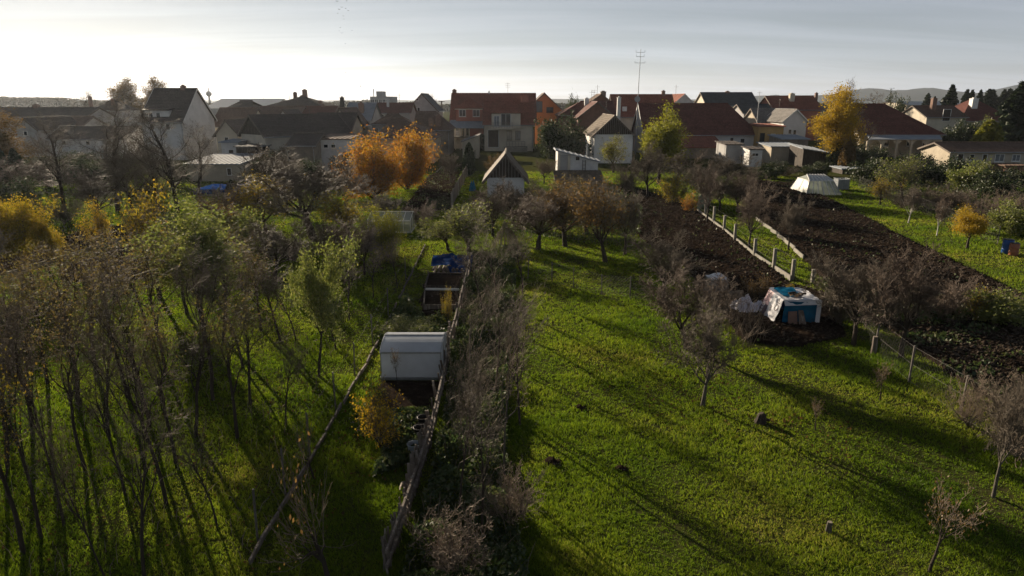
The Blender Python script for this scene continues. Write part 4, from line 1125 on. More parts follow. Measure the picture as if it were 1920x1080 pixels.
# overgrown row between strip and lawn
G2 = 'bare trees of the overgrown row'
for i, (a, b, c, w, l) in enumerate((
    (905, 1020, 650, 220, 'bare tree with pale stem at the lower end of the overgrown row'),
    (945, 900, 590, 170, 'thin twiggy tree in the middle of the overgrown row'),
    (890, 860, 590, 160, 'bare tree in the overgrown row right of the reed fence'),
    (925, 760, 545, 150, 'brown twiggy tree of the overgrown row right of the polycarbonate greenhouse'),
    (880, 720, 550, 110, 'thin bare tree touching the greenhouse end'),
    (960, 690, 540, 130, 'twiggy tree in the upper part of the overgrown row'),
    (900, 650, 500, 110, 'bare tree of the overgrown row above the greenhouse'),
    (860, 985, 640, 190, 'bare tree between the leaning stakes and the pale-stemmed tree'),
    (975, 800, 560, 150, 'bare tree on the lawn side of the overgrown row'),)):
    plant(('slim', 'thin', 'thin', 'slim', 'thin', 'thin', 'thin', 'slim', 'slim')[i], a, b, c - 25, l, width=w, group=G2)
plant('paleshrub', 850, 1085, 930, 'pale arching bramble stems at the bottom centre', width=190, var=0)
plant('paleshrub', 960, 980, 860, 'pale arching stems near the lower end of the overgrown row', width=150, var=1)
plant('whip', 622, 1110, 815, 'pruned tree with long upright pale shoots at the bottom edge', width=260, var=0)
plant('whip', 590, 900, 770, 'short pruned stump with orange-leaved shoots on the plank kerb', width=90, var=1, lmat='lf_gold')
plant('lightbush', 712, 838, 695, 'golden-leaved shrub in front of the polycarbonate greenhouse', width=110, lmat='lf_gold', var=0)
plant('sparse', 745, 722, 652, 'small leafless sapling against the greenhouse wall', width=36, var=0)
plant('lightbush', 841, 605, 535, 'slim yellow-brown sapling in the raised beds', width=24, lmat='lf_yellow', var=1)
plant('bush', 772, 632, 600, 'low leafy strawberry-like clump behind the greenhouse', width=110, lmat='lf_olive')
# ---- village edge
plant('bush', 1048, 300, 208, 'large dark green evergreen left of the white shed', width=100, var=0)
plant('thuja', 880, 330, 268, 'dark clipped thuja on the fence line below the red house', width=22, var=0)
plant('thuja', 904, 282, 252, 'square dark thuja before the red house', width=22, var=1)
plant('leafy', 1235, 345, 196, 'bright yellow-green tree in front of the long white house', width=85, lmat='lf_lime', var=2)
plant('halfleaf', 1150, 325, 250, 'yellowish shrub in front of the mossy old house', width=72, lmat='lf_lime')
plant('orchard', 1215, 370, 260, 'grey twiggy bare tree under the yellow-green tree', width=110, var=0)
plant('lightbush', 1262, 380, 316, 'round yellow shrub at the top of the dark plot', width=62, lmat='lf_yellow', var=0)
plant('lightbush', 1290, 398, 358, 'small orange shrub right below the round yellow one', width=36, lmat='lf_orange', var=1)
plant('orchard', 1326, 418, 300, 'bare tree at the top of the concrete-post fence', width=80, var=3)
plant('orchard', 1404, 470, 325, 'reddish bare tree along the concrete-post fence', width=75, var=1)
plant('orchard', 1478, 468, 360, 'round-crowned bare tree at the edge of the ploughed field', width=72, var=0)
plant('orchard', 1360, 350, 280, 'grey bare tree before the red lean-to', width=90, var=2)
plant('shrub', 1300, 350, 285, 'bare shrub between yellow shrub and red lean-to', width=90, var=0)
plant('shrub', 1410, 345, 300, 'bare shrub in front of the whitewashed privy', width=60, var=2)
plant('talleaf', 1562, 318, 160, 'golden-leaved tree between the grey roof and the big hipped house', width=84, var=0, lmat='lf_gold')
plant('tall', 1600, 318, 138, 'dark bare tree reaching above the golden one', width=130, var=2)
plant('thuja', 1564, 318, 258, 'dark slim thuja below the golden tree', width=20, var=0)
plant('thuja', 1586, 322, 266, 'rust-brown dead thuja right of the dark slim one', width=28, var=1, lmat='lf_rust')
plant('bush', 1600, 318, 268, 'dark hedge bush before the porch of the hipped house', width=70, var=1)
plant('bush', 1640, 312, 268, 'dark rounded bush under the porch roof', width=60, var=2)
plant('halfleaf', 1690, 372, 285, 'olive half-bare tree in front of the porch', width=95, lmat='lf_olive')
plant('bush', 1730, 335, 282, 'dark green bush right of the olive half-bare tree', width=60)
plant('bush', 1775, 350, 290, 'round dark bush left of the lit green one', width=70)
plant('bush', 1818, 362, 295, 'sunlit olive-green bush before the outbuilding', width=70, lmat='lf_olive')
plant('bush', 1750, 290, 262, 'low evergreen behind the porch end', width=50)
plant('bush', 1805, 0, 222, 'wide clipped evergreen behind the outbuilding', width=62, D=120)
plant('bush', 1842, 0, 218, 'olive bush behind the outbuilding left of the yellow-green cone', width=40, D=122, lmat='lf_olive')
plant('thuja', 1865, 0, 226, 'yellow-green cone-shaped conifer behind the outbuilding', width=50, D=112, lmat='lf_lime', var=1)
plant('spruce', 1915, 0, 150, 'tall dark conifer at the right edge', width=110, D=128, var=0)
plant('spruce', 1782, 0, 157, 'pointed dark conifer on the skyline right of the hills', width=50, D=210, var=1)
plant('bush', 1680, 0, 167, 'round dark evergreen on the skyline behind the hipped roof', width=46, D=170)
plant('bush', 1070, 0, 174, 'rough dark evergreen on the skyline right of the orange gable', width=26, D=190)
G3 = 'conifers in the row on the right skyline'
for (a, c, w) in ((1735, 176, 22), (1752, 178, 16), (1810, 168, 22), (1822, 165, 20), (1836, 167, 22), (1850, 168, 24), (1862, 164, 20), (1876, 166, 22), (1892, 163, 24), (1905, 170, 20)):
    plant('spruce', a, 0, c + (a * 7 % 5) - 2, 'dark conifer in the uneven row on the right skyline', width=w * (1.4 + (a % 3) * .35), D=240 + (a * 13 % 30), group=G3, lean=(R((a % 5) - 2), R((a % 7) - 3)))
plant('tall', 1640, 0, 165, 'bare treetop behind the hipped roof, left of the round evergreen', width=60, D=160, var=0)
for (a, b, c_, w, k, lm, l) in ((1345, 335, 290, 70, 'shrub', None, 'bare shrub right below the red lean-to'), (1440, 335, 300, 60, 'bush', 'lf_green', 'dark bush between privy and garage'), (1530, 330, 300, 60, 'bush', 'lf_green', 'dark bush in front of the brown plank shed'), (1470, 330, 306, 60, 'shrub', None, 'low bare shrub in front of the garage'),
    (1385, 400, 318, 90, 'orchard', None, 'bare tree with reddish twigs between fence and ploughed field'), (1350, 395, 310, 90, 'orchard', None, 'bare tree beside the top of the concrete fence'), (1270, 340, 270, 90, 'orchard', None, 'bare tree right of the yellow-green tree'), (1180, 360, 285, 80, 'shrub', None, 'dark bare shrub under the mossy old house'), (1110, 370, 320, 90, 'shrub', None, 'bare shrub on the low tile lean-to'),
    (1640, 352, 295, 80, 'bush', 'lf_green', 'dark bush left of the olive half-bare tree'), (1700, 345, 290, 90, 'bush', 'lf_green', 'dark bush behind the olive half-bare tree'), (1860, 372, 310, 90, 'bush', 'lf_green', 'dark bush before the open bays of the outbuilding'), (1900, 345, 318, 60, 'bush', 'lf_green', 'low dark bush by the brick pen'), (1850, 420, 365, 110, 'shrub', None, 'brown shrub above the golden tree'), (1780, 395, 340, 110, 'shrub', None, 'brown shrub under the round dark bush'), (1670, 352, 310, 70, 'orchard', None, 'twiggy tree left of the porch pillars'), (1905, 440, 375, 90, 'bush', 'lf_olive', 'grey-green bush over the two barrels'), (1690, 390, 345, 80, 'shrub', None, 'low shrub behind the limewashed trees')):
    plant(k, a, b, c_, l, width=w, lmat=lm if k == 'bush' else None)
# right gardens
plant('orchard', 1703, 418, 345, 'small tree with limewashed trunk on the right grass strip, left one of two', width=46, var=0, bark='lime')
plant('orchard', 1756, 442, 365, 'small tree with limewashed trunk on the right grass strip, right one of two', width=46, var=3, bark='lime')
plant('leafy', 1813, 466, 385, 'little golden tree on the right grass strip', width=60, lmat='lf_gold', var=2)
plant('paleshrub', 1880, 415, 350, 'bare forked shrub at the right edge above the barrels', width=80, var=0)
plant('paleshrub', 1815, 400, 350, 'pale bare shrub right of the bushes', width=70, var=1)
plant('halfleaf', 1650, 385, 330, 'low rusty tree beside the grass strip', width=60, lmat='lf_yellow')
plant('shrub', 1745, 395, 345, 'brown bare shrub in the right gardens', width=100, var=1)
plant('shrub', 1905, 395, 345, 'reddish bare shrub at the far right edge', width=100, var=2)
# left middle ground
plant('shrub', 120, 420, 350, 'bare shrub by the wire fence at far left', width=90, var=0)
plant('bush', 30, 400, 330, 'dark evergreen mass at the left edge', width=120, var=0)
plant('thuja', 10, 360, 275, 'dark thuja at the far left edge', width=30, var=0)
plant('thuja', 38, 358, 280, 'dark thuja second from the left edge', width=30, var=1)
plant('thuja', 93, 352, 300, 'dark pointed thuja by the green shed', width=18, var=0)
plant('bush', 160, 350, 290, 'dark bush left of the tall bare trunk', width=90, var=1)
plant('bush', 285, 395, 305, 'brownish green bush right of the tall bare trunk', width=90, var=2, lmat='lf_olive')
plant('orchard', 262, 345, 262, 'bare tree before the big white dormer', width=100, var=2)
plant('shrub', 400, 400, 350, 'bare shrub before the plastered outbuilding', width=70, var=0)
plant('orchard', 845, 345, 285, 'small bare tree on the narrow dark plot', width=56, var=4)
plant('halfleaf', 520, 330, 275, 'grey bare tree before the small dark gable roof', width=80, var=0)
plant('shrub', 800, 300, 262, 'bare shrub by the wide brown house', width=50, var=1)
plant('bush', 820, 392, 368, 'clipped green hedge clump at the end of the narrow plot', width=52, var=0)
plant('halfleaf', 930, 330, 285, 'bare vine-like shrub left of the old cabin', width=40, var=1)
plant('orchard', 1020, 345, 295, 'bare tree between cabin and white shed', width=60, var=3)
plant('shrub', 720, 400, 350, 'bare brown shrub below the orange trees', width=120, var=0)
plant('shrub', 790, 425, 370, 'bare brown shrub behind the foil greenhouse', width=80, var=1)

# ------------------------------------------------------------------ ground cover
def scatter_poly(poly, n, rg):
    xs = [p[0] for p in poly]; ys = [p[1] for p in poly]
    x = rg.uniform(min(xs), max(xs), n * 2); y = rg.uniform(min(ys), max(ys), n * 2)
    i = inpoly(x, y, poly)
    return x[i][:n], y[i][:n]
OVER = [G(*q) for q in ((880, 480), (970, 470), (965, 560), (955, 700), (950, 860), (965, 960), (1000, 1140), (740, 1140), (800, 930), (836, 760), (848, 640), (868, 520))]
def grass():
    rg = np.random.default_rng(9)
    n = 430000
    r = 9.0 * (92 / 9.0) ** rg.random(n)
    th = rg.uniform(-R(44), R(44), n)
    x, y = r * np.sin(th), r * np.cos(th)
    keep = np.ones(n, bool)
    for k in PLOTS:
        pp = PLOTS[k]
        jx, jy = x + 1.1 * (vnoise(x * 1.7, y * 1.7) - .5), y + 2.0 * (vnoise(x * 1.3 + 9, y * 1.3) - .5)
        keep &= ~inpoly(jx, jy, pp) | (rg.random(n) < (.10 if k in ('veg', 'leftnear', 'left') else .02))
    pat = vnoise(x * .9 + 3, y * .9) * .6 + vnoise(x * 2.7, y * 2.7 + 9) * .4
    big = vnoise(x * .22 + 5, y * .22) * .6 + vnoise(x * .55, y * .55 + 3) * .4
    keep &= rg.random(n) < np.clip(.25 + pat * .6 + big * .9, .2, 1)
    keep_ = keep
    x, y, r, pat = x[keep], y[keep], r[keep], pat[keep]
    n = len(x)
    reps = 3
    x = np.repeat(x, reps) + rg.normal(0, .02, n * reps) * np.repeat(r, reps) / 14
    y = np.repeat(y, reps) + rg.normal(0, .02, n * reps) * np.repeat(r, reps) / 14
    r = np.repeat(r, reps); pat = np.repeat(pat, reps); n *= reps
    h = (.026 + .085 * pat ** 1.5) * np.clip(.55 + np.repeat(big[keep_], 3), .6, 1.4) * rg.uniform(.6, 1.4, n) * (1 + r * .006)
    w = .0066 * np.maximum(r / 13, .8) ** .9 * rg.uniform(.7, 1.4, n)
    a = rg.uniform(0, 6.283, n)
    lean = rg.normal(0, .55, (n, 2)) * h[:, None]
    bx, by = np.cos(a) * w, np.sin(a) * w
    V = np.empty((n, 3, 3))
    V[:, 0] = np.stack([x - bx, y - by, 0 * x], -1)
    V[:, 1] = np.stack([x + bx, y + by, 0 * x], -1)
    V[:, 2] = np.stack([x + lean[:, 0], y + lean[:, 1], h], -1)
    o = link('grass', fastmesh('grass', V.reshape(-1, 3), np.arange(n * 3).reshape(-1, 3), M['grass']))
    tag(o, 'uneven green grass of the lawns and orchard', 'grass', kind='stuff')
grass()
def undergrowth(name, label, polys, counts, hts, seed, mat, size):
    rg = np.random.default_rng(seed)
    Vs, k, Fs = [], 0, []
    for poly, c, h in zip(polys, counts, hts):
        x, y = scatter_poly(poly, c, rg)
        top = h * (vnoise(x * 1.3, y * 1.3) ** 1.5 * 1.6)
        z = .03 + top * rg.random(len(x)) ** .6
        V, F = leafquads(np.stack([x, y, z], -1), size, rg, .1)
        Vs.append(V); Fs.append(F + k); k += len(V)
    o = link(name, fastmesh(name, np.concatenate(Vs), np.concatenate(Fs), M[mat]))
    tag(o, label, name.replace('_', ' '), kind='stuff')
undergrowth('undergrowth', 'tangled green nettles and weeds under the overgrown row', [OVER], [42000], [.42], 21, 'weed', .07)
LEFTW = [G(*q) for q in ((-120, 640), (480, 600), (640, 650), (560, 860), (430, 1100), (-150, 1100))]
VEGP = PLOTS['veg']
STRIP = [G(*q) for q in ((700, 640), (760, 560), (800, 600), (860, 600), (840, 640))]
STRIP2 = [G(*q) for q in ((745, 770), (820, 770), (795, 860), (700, 900))]
BACK = [G(*q) for q in ((-100, 330), (330, 350), (700, 400), (760, 470), (640, 500), (430, 470), (240, 440), (-100, 440))]
BACK2 = [G(*q) for q in ((900, 360), (1190, 350), (1210, 430), (1180, 470), (960, 440), (850, 430))]
BACK3 = [G(*q) for q in ((1250, 330), (1420, 320), (1400, 360), (1320, 400))]
BACK4 = [G(*q) for q in ((1590, 335), (1960, 325), (1960, 430), (1800, 420), (1640, 370))]
EDGE = [G(*q) for q in ((1540, 545), (1960, 590), (1960, 606), (1650, 610), (1560, 600))]
HUTP = [G(*q) for q in ((1330, 560), (1400, 575), (1440, 640), (1390, 660), (1340, 610))]
undergrowth('ground_weeds', 'low leafy weeds along beds, fences and garden edges', [STRIP, STRIP2, VEGP, BACK, BACK2, BACK3, BACK4, EDGE, PLOTS['narrow'], PLOTS['mid'], PLOTS['wide']], [2600, 2600, 3500, 15000, 11000, 3500, 13000, 5000, 900, 700, 1500], [.3, .22, .25, .7, .7, .6, .8, .7, .45, .25, .25], 22, 'weed', .11)
def dry_stems(polys, counts, hts, seed):
    rg = np.random.default_rng(seed)
    segs = []
    for poly, c, h in zip(polys, counts, hts):
        x, y = scatter_poly(poly, c, rg)
        for i in range(len(x)):
            hh = h * rg.uniform(.3, 1.2); lx, ly = rg.normal(0, .35, 2) * hh
            m = (x[i] + lx * .35, y[i] + ly * .35, hh * .6)
            e = (x[i] + lx, y[i] + ly, hh * rg.uniform(.75, 1.05))
            segs.append((x[i], y[i], 0) + m + (.007, .006)); segs.append(m + e + (.006, .003))
    V, F = tubes(segs, 3)
    tag(link('dry_stems', fastmesh('dry_stems', V, F, M['twig_pale'])), 'dry brown stems standing in the weeds and hedges', 'dry stems', kind='stuff')
dry_stems([OVER, BACK, BACK2, BACK3, BACK4, EDGE, HUTP, LEFTW], [350, 2600, 2200, 700, 2400, 1500, 500, 700], [.8, 1.0, 1.1, 1.0, 1.2, 1.2, .9, .5], 23)
def litter():
    rg = np.random.default_rng(29)
    pts = []
    for px, py, rr, c in ((700, 480, 3.2, 700), (200, 520, 4, 800), (1300, 395, 3, 500), (740, 480, 3, 400), (1530, 810, 1.2, 120), (700, 850, 1.2, 200), (1317, 760, 1.8, 130), (1010, 470, 5, 500), (1360, 445, 3, 300), (300, 900, 5, 700), (1230, 690, 3, 200)):
        b = G(px, py); a = rg.uniform(0, 6.28, c); r = rr * np.sqrt(rg.random(c))
        pts.append(np.stack([b.x + np.cos(a) * r, b.y + np.sin(a) * r * 1.4, rg.uniform(.03, .10, c)], -1))
    C = np.concatenate(pts)
    V, F = leafquads(C, .06, rg)
    V[:, 2] = np.clip(V[:, 2], .01, .12)
    tag(link('fallen_leaves', fastmesh('fallen_leaves', V, F, M['litter'])), 'brown leaves fallen on grass and soil below the trees', 'fallen leaves', kind='stuff')
litter()
def treeline():
    rg = np.random.default_rng(31)
    n = 70000
    X = rg.uniform(-620, 620, n)
    prof = 5.0 + 4 * vnoise(X / 22, X * 0) ** 2 + 2.0 * vnoise(X / 7, X * 0 + 4) + 3.5 * np.clip(-(X + 190) / 200, 0, 1)
    Yd = 560 + 60 * vnoise(X / 60, X * 0 + 2) + rg.uniform(0, 35, n)
    Z = prof * rg.random(n) ** .55
    V, F = leafquads(np.stack([X, Yd, Z], -1), 1.3, rg, 0, 1.2)
    tag(link('treeline', fastmesh('treeline', V, F, M['far_tree'])), 'far low belt of trees along the horizon', 'treeline', kind='stuff')
treeline()
# ------------------------------------------------------------------ fences, sheds and garden things
def cloth(name, c00, c10, c11, c01, nu, nv, amp, mat, parent=None, seed=0, freq=3.0, th=.012):
    """wrinkled sheet stretched between four corners, with a little thickness"""
    c = [Vector(v) for v in (c00, c10, c11, c01)]
    n = (c[1] - c[0]).cross(c[3] - c[0]).normalized()
    V = []
    lu, lv = (c[1] - c[0]).length, (c[3] - c[0]).length
    for s in (0, 1):
        for i in range(nu + 1):
            for j in range(nv + 1):
                u, v = i / nu, j / nv
                p = lerp(lerp(c[0], c[1], u), lerp(c[3], c[2], u), v)
                d = amp * (float(vnoise(u * lu * freq + seed * 7.3, v * lv * freq + seed)) + .5 * float(vnoise(u * lu * freq * 2.3, v * lv * freq * 2.3 + seed * 3)) - .75)
                V.append(tuple(p + n * (d - s * th)))
    F = []; m = (nu + 1) * (nv + 1)
    for i in range(nu):
        for j in range(nv):
            a = i * (nv + 1) + j; b = a + nv + 1
            F.append((a, b, b + 1, a + 1)); F.append((m + a, m + a + 1, m + b + 1, m + b))
    o = link(name, fastmesh(name, V, F, mat, True), parent)
    return o
def heap(name, cx, cy, rx_, ry_, h, mat, parent=None, seed=0, n=26, rough=.35, loc=None, rot=0.0, smooth=True):
    V, F = [], []
    for i in range(n + 1):
        for j in range(n + 1):
            u, v = i / n * 2 - 1, j / n * 2 - 1
            rr = math.hypot(u, v)
            k = max(0, 1 - rr ** 1.6) ** .8
            z = h * k * (1 - rough + 2 * rough * float(vnoise(u * 3.1 + seed, v * 3.1 + seed * 2)) * (.6 + .8 * float(vnoise(u * 8 + seed, v * 8)))) if rr < 1 else -.02
            e = 1 + .22 * (float(vnoise(math.atan2(v, u) * 1.5 + seed, seed)) - .5)
            x, y = u * rx_ * e, v * ry_ * e
            V.append((cx + x * math.cos(rot) - y * math.sin(rot), cy + x * math.sin(rot) + y * math.cos(rot), z))
    for i in range(n):
        for j in range(n):
            a = i * (n + 1) + j
            F.append((a, a + n + 1, a + n + 2, a + 1))
    return link(name, fastmesh(name, V, F, mat, smooth), parent, loc)
def lathe(name, prof, mat, parent=None, k=20, loc=None):
    mb = MB()
    for i, (r, z) in enumerate(prof):
        for j in range(k):
            t = 2 * math.pi * j / k
            mb.v.append((r * math.cos(t), r * math.sin(t), z))
    for i in range(len(prof) - 1):
        for j in range(k):
            mb.f.append((i * k + j, i * k + (j + 1) % k, (i + 1) * k + (j + 1) % k, (i + 1) * k + j))
    mb.f.append(tuple(reversed(range(k)))); mb.f.append(tuple((len(prof) - 1) * k + j for j in range(k)))
    return mb.build(name, mat, parent, loc, True)
rnd = random.Random(77)

# ---- plank kerb with thin wire fence between orchard and strip
line = [G(*q) for q in ((468, 1060), (494, 1015), (576, 879), (643, 760), (687, 684), (735, 590), (765, 528), (798, 460))]
k = thing('kerb_fence', 'low weathered plank kerb with thin wire fence left of the greenhouse strip', 'fence', (line[0].x, line[0].y, 0))
o0 = line[0]
for a, b in zip(line[:-1], line[1:]):
    n = max(1, int((b - a).length / .8))
    for i in range(n):
        p, q = lerp(a, b, i / n) - o0, lerp(a, b, (i + 1) / n - .03) - o0
        off = rnd.uniform(-.025, .025)
        if rnd.random() < .05: continue
        MB().bar(p + Vector((off, 0, .07)), q + Vector((rnd.uniform(-.025, .025), 0, .06 + rnd.uniform(-.03, .03))), .05, .13).build('kerb_board', M['wood_old'], k)
for q in ((494, 1015), (545, 930), (590, 856), (637, 770), (672, 708), (705, 648), (733, 592), (765, 526)):
    b = G(*q) - o0
    MB().tube([b + Vector((-.12, 0, 0)), b + Vector((-.12 + rnd.uniform(-.04, .04), 0, 1.25))], .024, 6).build('post', M['metal_post'], k)
for h in (.6, 1.15):
    w = MB()
    pts = [p - o0 + Vector((-.12, 0, h + rnd.uniform(-.04, .04))) for p in line]
    w.tube(pts, .0025, 4); w.build('wire', M['wire'], k)

# ---- old reed-and-stake fence right of the strip
A, B, C_, D_ = G(722, 1085), G(768, 950), G(806, 832), G(838, 690)
f = thing('stake_fence', 'collapsing old fence of weathered stakes right of the greenhouse strip', 'fence', A)
for a, b, cnt, hh in ((A, B, 42, .62), (B, C_, 60, .75), (C_, D_, 20, .75)):
    for i in range(cnt):
        p = lerp(a, b, (i + rnd.random() * .7) / cnt) - A
        tilt = rnd.uniform(-.2, .75) if cnt > 30 else rnd.uniform(-.1, .2)
        h = hh * rnd.uniform(.6, 1.15)
        d = (b - a).normalized()
        top = p + Vector((rnd.uniform(-.14, .08), 0, h)) + d * tilt * h
        MB().bar(p + Vector((rnd.uniform(-.07, .07), 0, 0)), top, rnd.uniform(.03, .07), .025).build('stake', M['wood_old'], f)
for a, b in ((A, B), (B, C_), (C_, D_)):
    for h in (.28, .6):
        MB().bar(a - A + Vector((.05, 0, h)), b - A + Vector((.05, 0, h + rnd.uniform(-.06, .06))), .05, .07).build('rail', M['wood_old'], f)
E_, F_ = G(852, 640), G(884, 500)
for a, b in ((D_, E_), (E_, F_)):
    n = 7
    for i in range(n):
        p = lerp(a, b, i / n) - A
        MB().bar(p, p + Vector((rnd.uniform(-.1, .1), 0, rnd.uniform(.8, 1.1))), .09, .05).build('stake', M['wood_old'], f)
    for h in (.35, .8):
        MB().bar(a - A + Vector((0, 0, h)), b - A + Vector((0, 0, h)), .05, .08).build('rail', M['wood_old'], f)
for i in range(6):
    p = lerp(B, C_, rnd.random()) - A
    MB().tube([p + Vector((-.1, 0, .02)), p + Vector((-.28, -.3, .3)), p + Vector((-.2, -.9, .55))], [.03, .025, .012], 5).build('stick', M['wood_board'], f)

def greenhouse(label, pl, pr, yb, ye, yr, dep, mat, frame, ribs, name='greenhouse'):
    a, b = G(pl, yb), G(pr, yb)
    Y0 = a.y; L = b.x - a.x
    E = P(pl, ye, Y0).z; Rr = P(pl, yr, Y0 + dep / 2).z
    t = thing(name, label, 'greenhouse', ((a.x + b.x) / 2, Y0 + dep / 2, 0))
    l, w = L / 2, dep / 2
    z0 = .08
    arch = [(w * (1 - j / 6), E + (Rr - E) * math.sin(math.pi / 2 * (j / 6)) ** .85) for j in range(7)]
    for s in (-1, 1):
        for i in range(2 if ribs > 1 else 1):
            x0, x1 = (-l, l) if ribs == 1 else ((-l, -.01) if i == 0 else (.01, l))
            MB().slab([(x0, s * w, z0), (x1, s * w, z0), (x1, s * w, E), (x0, s * w, E)], .012).build('wall_panel', mat, t)
            if ribs == 1:
                rp = MB()
                for j in range(6):
                    q0, q1 = arch[j], arch[j + 1]
                    rp.slab([(x0 - .03, s * (q0[0] + .02), q0[1] + .01), (x1 + .03, s * (q0[0] + .02), q0[1] + .01), (x1 + .03, s * (q1[0] + .02 * (j < 5)), q1[1] + .01), (x0 - .03, s * (q1[0] + .02 * (j < 5)), q1[1] + .01)], .012 * (-s))
                rp.build('roof_panel', mat, t)
                continue
            MB().slab([(x0 - .03 * (i == 0), s * (w + .04), E + .01), (x1 + .03 * (i == 1), s * (w + .04), E + .01), (x1 + .03 * (i == 1), 0, Rr), (x0 - .03 * (i == 0), 0, Rr)], .012 * (-s)).build('roof_panel', mat, t)
        top = [(s * l, w, E), (s * l, 0, Rr - .02), (s * l, -w, E)] if ribs > 1 else [(s * l, q[0], q[1] - .005) for q in arch] + [(s * l, -q[0], q[1] - .005) for q in arch[-2::-1]]
        MB().slab([(s * l, -w, z0), (s * l, w, z0)] + top, .012).build('end_panel', mat, t)
    fb = MB()
    for s in (-1, 1):
        fb.bar((-l - .02, s * (w + .02), .05), (l + .02, s * (w + .02), .05), .05, .1)
        fb.bar((-l - .02, s * (w + .02), E), (l + .02, s * (w + .02), E), .04, .05)
        fb.bar((s * (l + .02), -w, .05), (s * (l + .02), w, .05), .05, .1)
        for i in range(ribs + 1):
            x = -l + 2 * l * i / ribs
            if 0 < i < ribs: x += .003
            fb.bar((x, s * (w + .018), .05), (x, s * (w + .018), E), .03)
            for j in range(6 if ribs == 1 else 0):
                fb.bar((x, s * (arch[j][0] + .01), arch[j][1] + .01), (x, s * (arch[j + 1][0] + .01 * (j < 5)), arch[j + 1][1] + .01), .025)
            if ribs > 1: fb.bar((x, s * (w + .02), E + .02), (x, 0, Rr + .02), .03)
        for q in (-.35, .35):
            fb.bar((s * (l + .02), q * w * 2 * .5, .05), (s * (l + .02), q * w * 2 * .5, E + .2), .03)
    fb.bar((-l - .03, 0, Rr + .02), (l + .03, 0, Rr + .02), .05)
    fb.build('frame', frame, t)
    return t
greenhouse('grey-white polycarbonate greenhouse in the narrow strip', 716, 828, 712, 661, 629, 1.9, M['poly'], M['galv'], 1)
greenhouse('foil-covered greenhouse with pale ribbed roof behind the yellow-green tree', 690, 770, 437, 414, 397, 3.0, M['foil'], M['white'], 6)

# small glass greenhouse with sloping sides in the ploughed field
a, b = G(1512, 366), G(1578, 366)
t = thing('cold_frame', 'small glazed greenhouse with sloping sides on the ploughed field', 'greenhouse', ((a.x + b.x) / 2, a.y + 2.2, 0))
L = (b.x - a.x) / 2; zt = P(1540, 328, a.y + 1.8).z; ze = zt * .74
Bq = [(-L, -2.2, 0), (L, -2.2, 0), (L, 2.2, 0), (-L, 2.2, 0)]
Eq = [(-L * .72, -1.5, ze), (L * .62, -1.5, ze), (L * .62, 1.5, ze), (-L * .72, 1.5, ze)]
Rq = [(-L * .55, 0, zt), (L * .4, 0, zt)]
for i in range(4):
    j = (i + 1) % 4
    MB().slab([Bq[i], Bq[j], Eq[j], Eq[i]], .012).build('glass_side', M['foil'], t)
MB().slab([Eq[0], Eq[1], Rq[1], Rq[0]], .012).build('glass_roof', M['poly'], t)
MB().slab([Eq[2], Eq[3], Rq[0], Rq[1]], .012).build('glass_roof', M['poly'], t)
MB().slab([Eq[1], Eq[2], Rq[1]], .012).build('glass_end', M['foil'], t)
MB().slab([Eq[3], Eq[0], Rq[0]], .012).build('glass_end', M['foil'], t)
fb = MB()
for i in range(7):
    u = i / 6
    fb.bar(lerp(Vector(Bq[0]), Vector(Bq[1]), u), lerp(Vector(Eq[0]), Vector(Eq[1]), u), .07)
    fb.bar(lerp(Vector(Eq[0]), Vector(Eq[1]), u) + Vector((0, 0, .02)), lerp(Vector(Rq[0]), Vector(Rq[1]), u) + Vector((0, 0, .03)), .09)
for i in range(4):
    fb.bar(Bq[i], Eq[i], .07); fb.bar(Eq[i], Eq[(i + 1) % 4], .07)
    fb.bar(lerp(Vector(Bq[i]), Vector(Bq[(i + 1) % 4]), .5), lerp(Vector(Eq[i]), Vector(Eq[(i + 1) % 4]), .5), .06)
fb.bar(Rq[0], Rq[1], .08)
fb.build('frame', M['white'], t)

# ---- water tanks in cages
def tank(label, px, py, wpx, hpx):
    b = G(px, py); kx = P(px + 1, py, b.y).x - P(px, py, b.y).x
    w = wpx * kx / 2; d = w * 1.0; h = hpx * kx * 1.04
    t = thing('water_tank', label, 'tank', b + Vector((0, d, 0)), 0, 'caged plastic water tanks')
    mb = MB(); mb.box(-w * .94, w * .94, -d * .94, d * .94, .14, h * .93); mb.build('tank_body', M['tank'], t)
    lathe('filler_cap', [(.12, h * .93), (.12, h * .96), (.10, h * .97)], M['black'], t, 12)
    pb = MB()
    for i in range(3):
        x = -w + w * i
        pb.box(x - .06, x + .06, -d, d, .0, .09)
    for i in range(5):
        y = -d + 2 * d * i / 4
        pb.box(-w, w, y - .05, y + .05, .092, .125)
    pb.build('pallet', M['wood_board'], t)
    cb = MB()
    for z in [.15 + (h - .17) * i / 5 for i in range(6)]:
        for p, q in (((-w, -d), (w, -d)), ((w, -d), (w, d)), ((w, d), (-w, d)), ((-w, d), (-w, -d))):
            cb.bar(p + (z,), q + (z,), .022)
    for i in range(6):
        u = -1 + 2 * i / 5
        for p in ((u * w, -d), (u * w, d), (-w, u * d), (w, u * d)):
            cb.bar(p + (.13,), p + (h,), .022)
    cb.build('cage', M['galv'], t)
    return t, w, d, h
t, w, d, h = tank('caged water tank with a white sack on top left of the hut', 1347, 556, 35, 32)
sk = heap('plastic_sack', 0, 0, w * .9, d * .9, .18, M['banner_white'], None, 4, 14, .3, t.location + Vector((0, 0, h + .01)))
tag(sk, 'white plastic sack lying on the water tank', 'sack')
tank('caged water tank right of the small glazed greenhouse', 1581, 357, 22, 21)
tank('caged water tank by the garage, left one of the pair', 1481, 306, 17, 18)
tank('caged water tank by the garage, right one of the pair', 1498, 306, 13, 17)

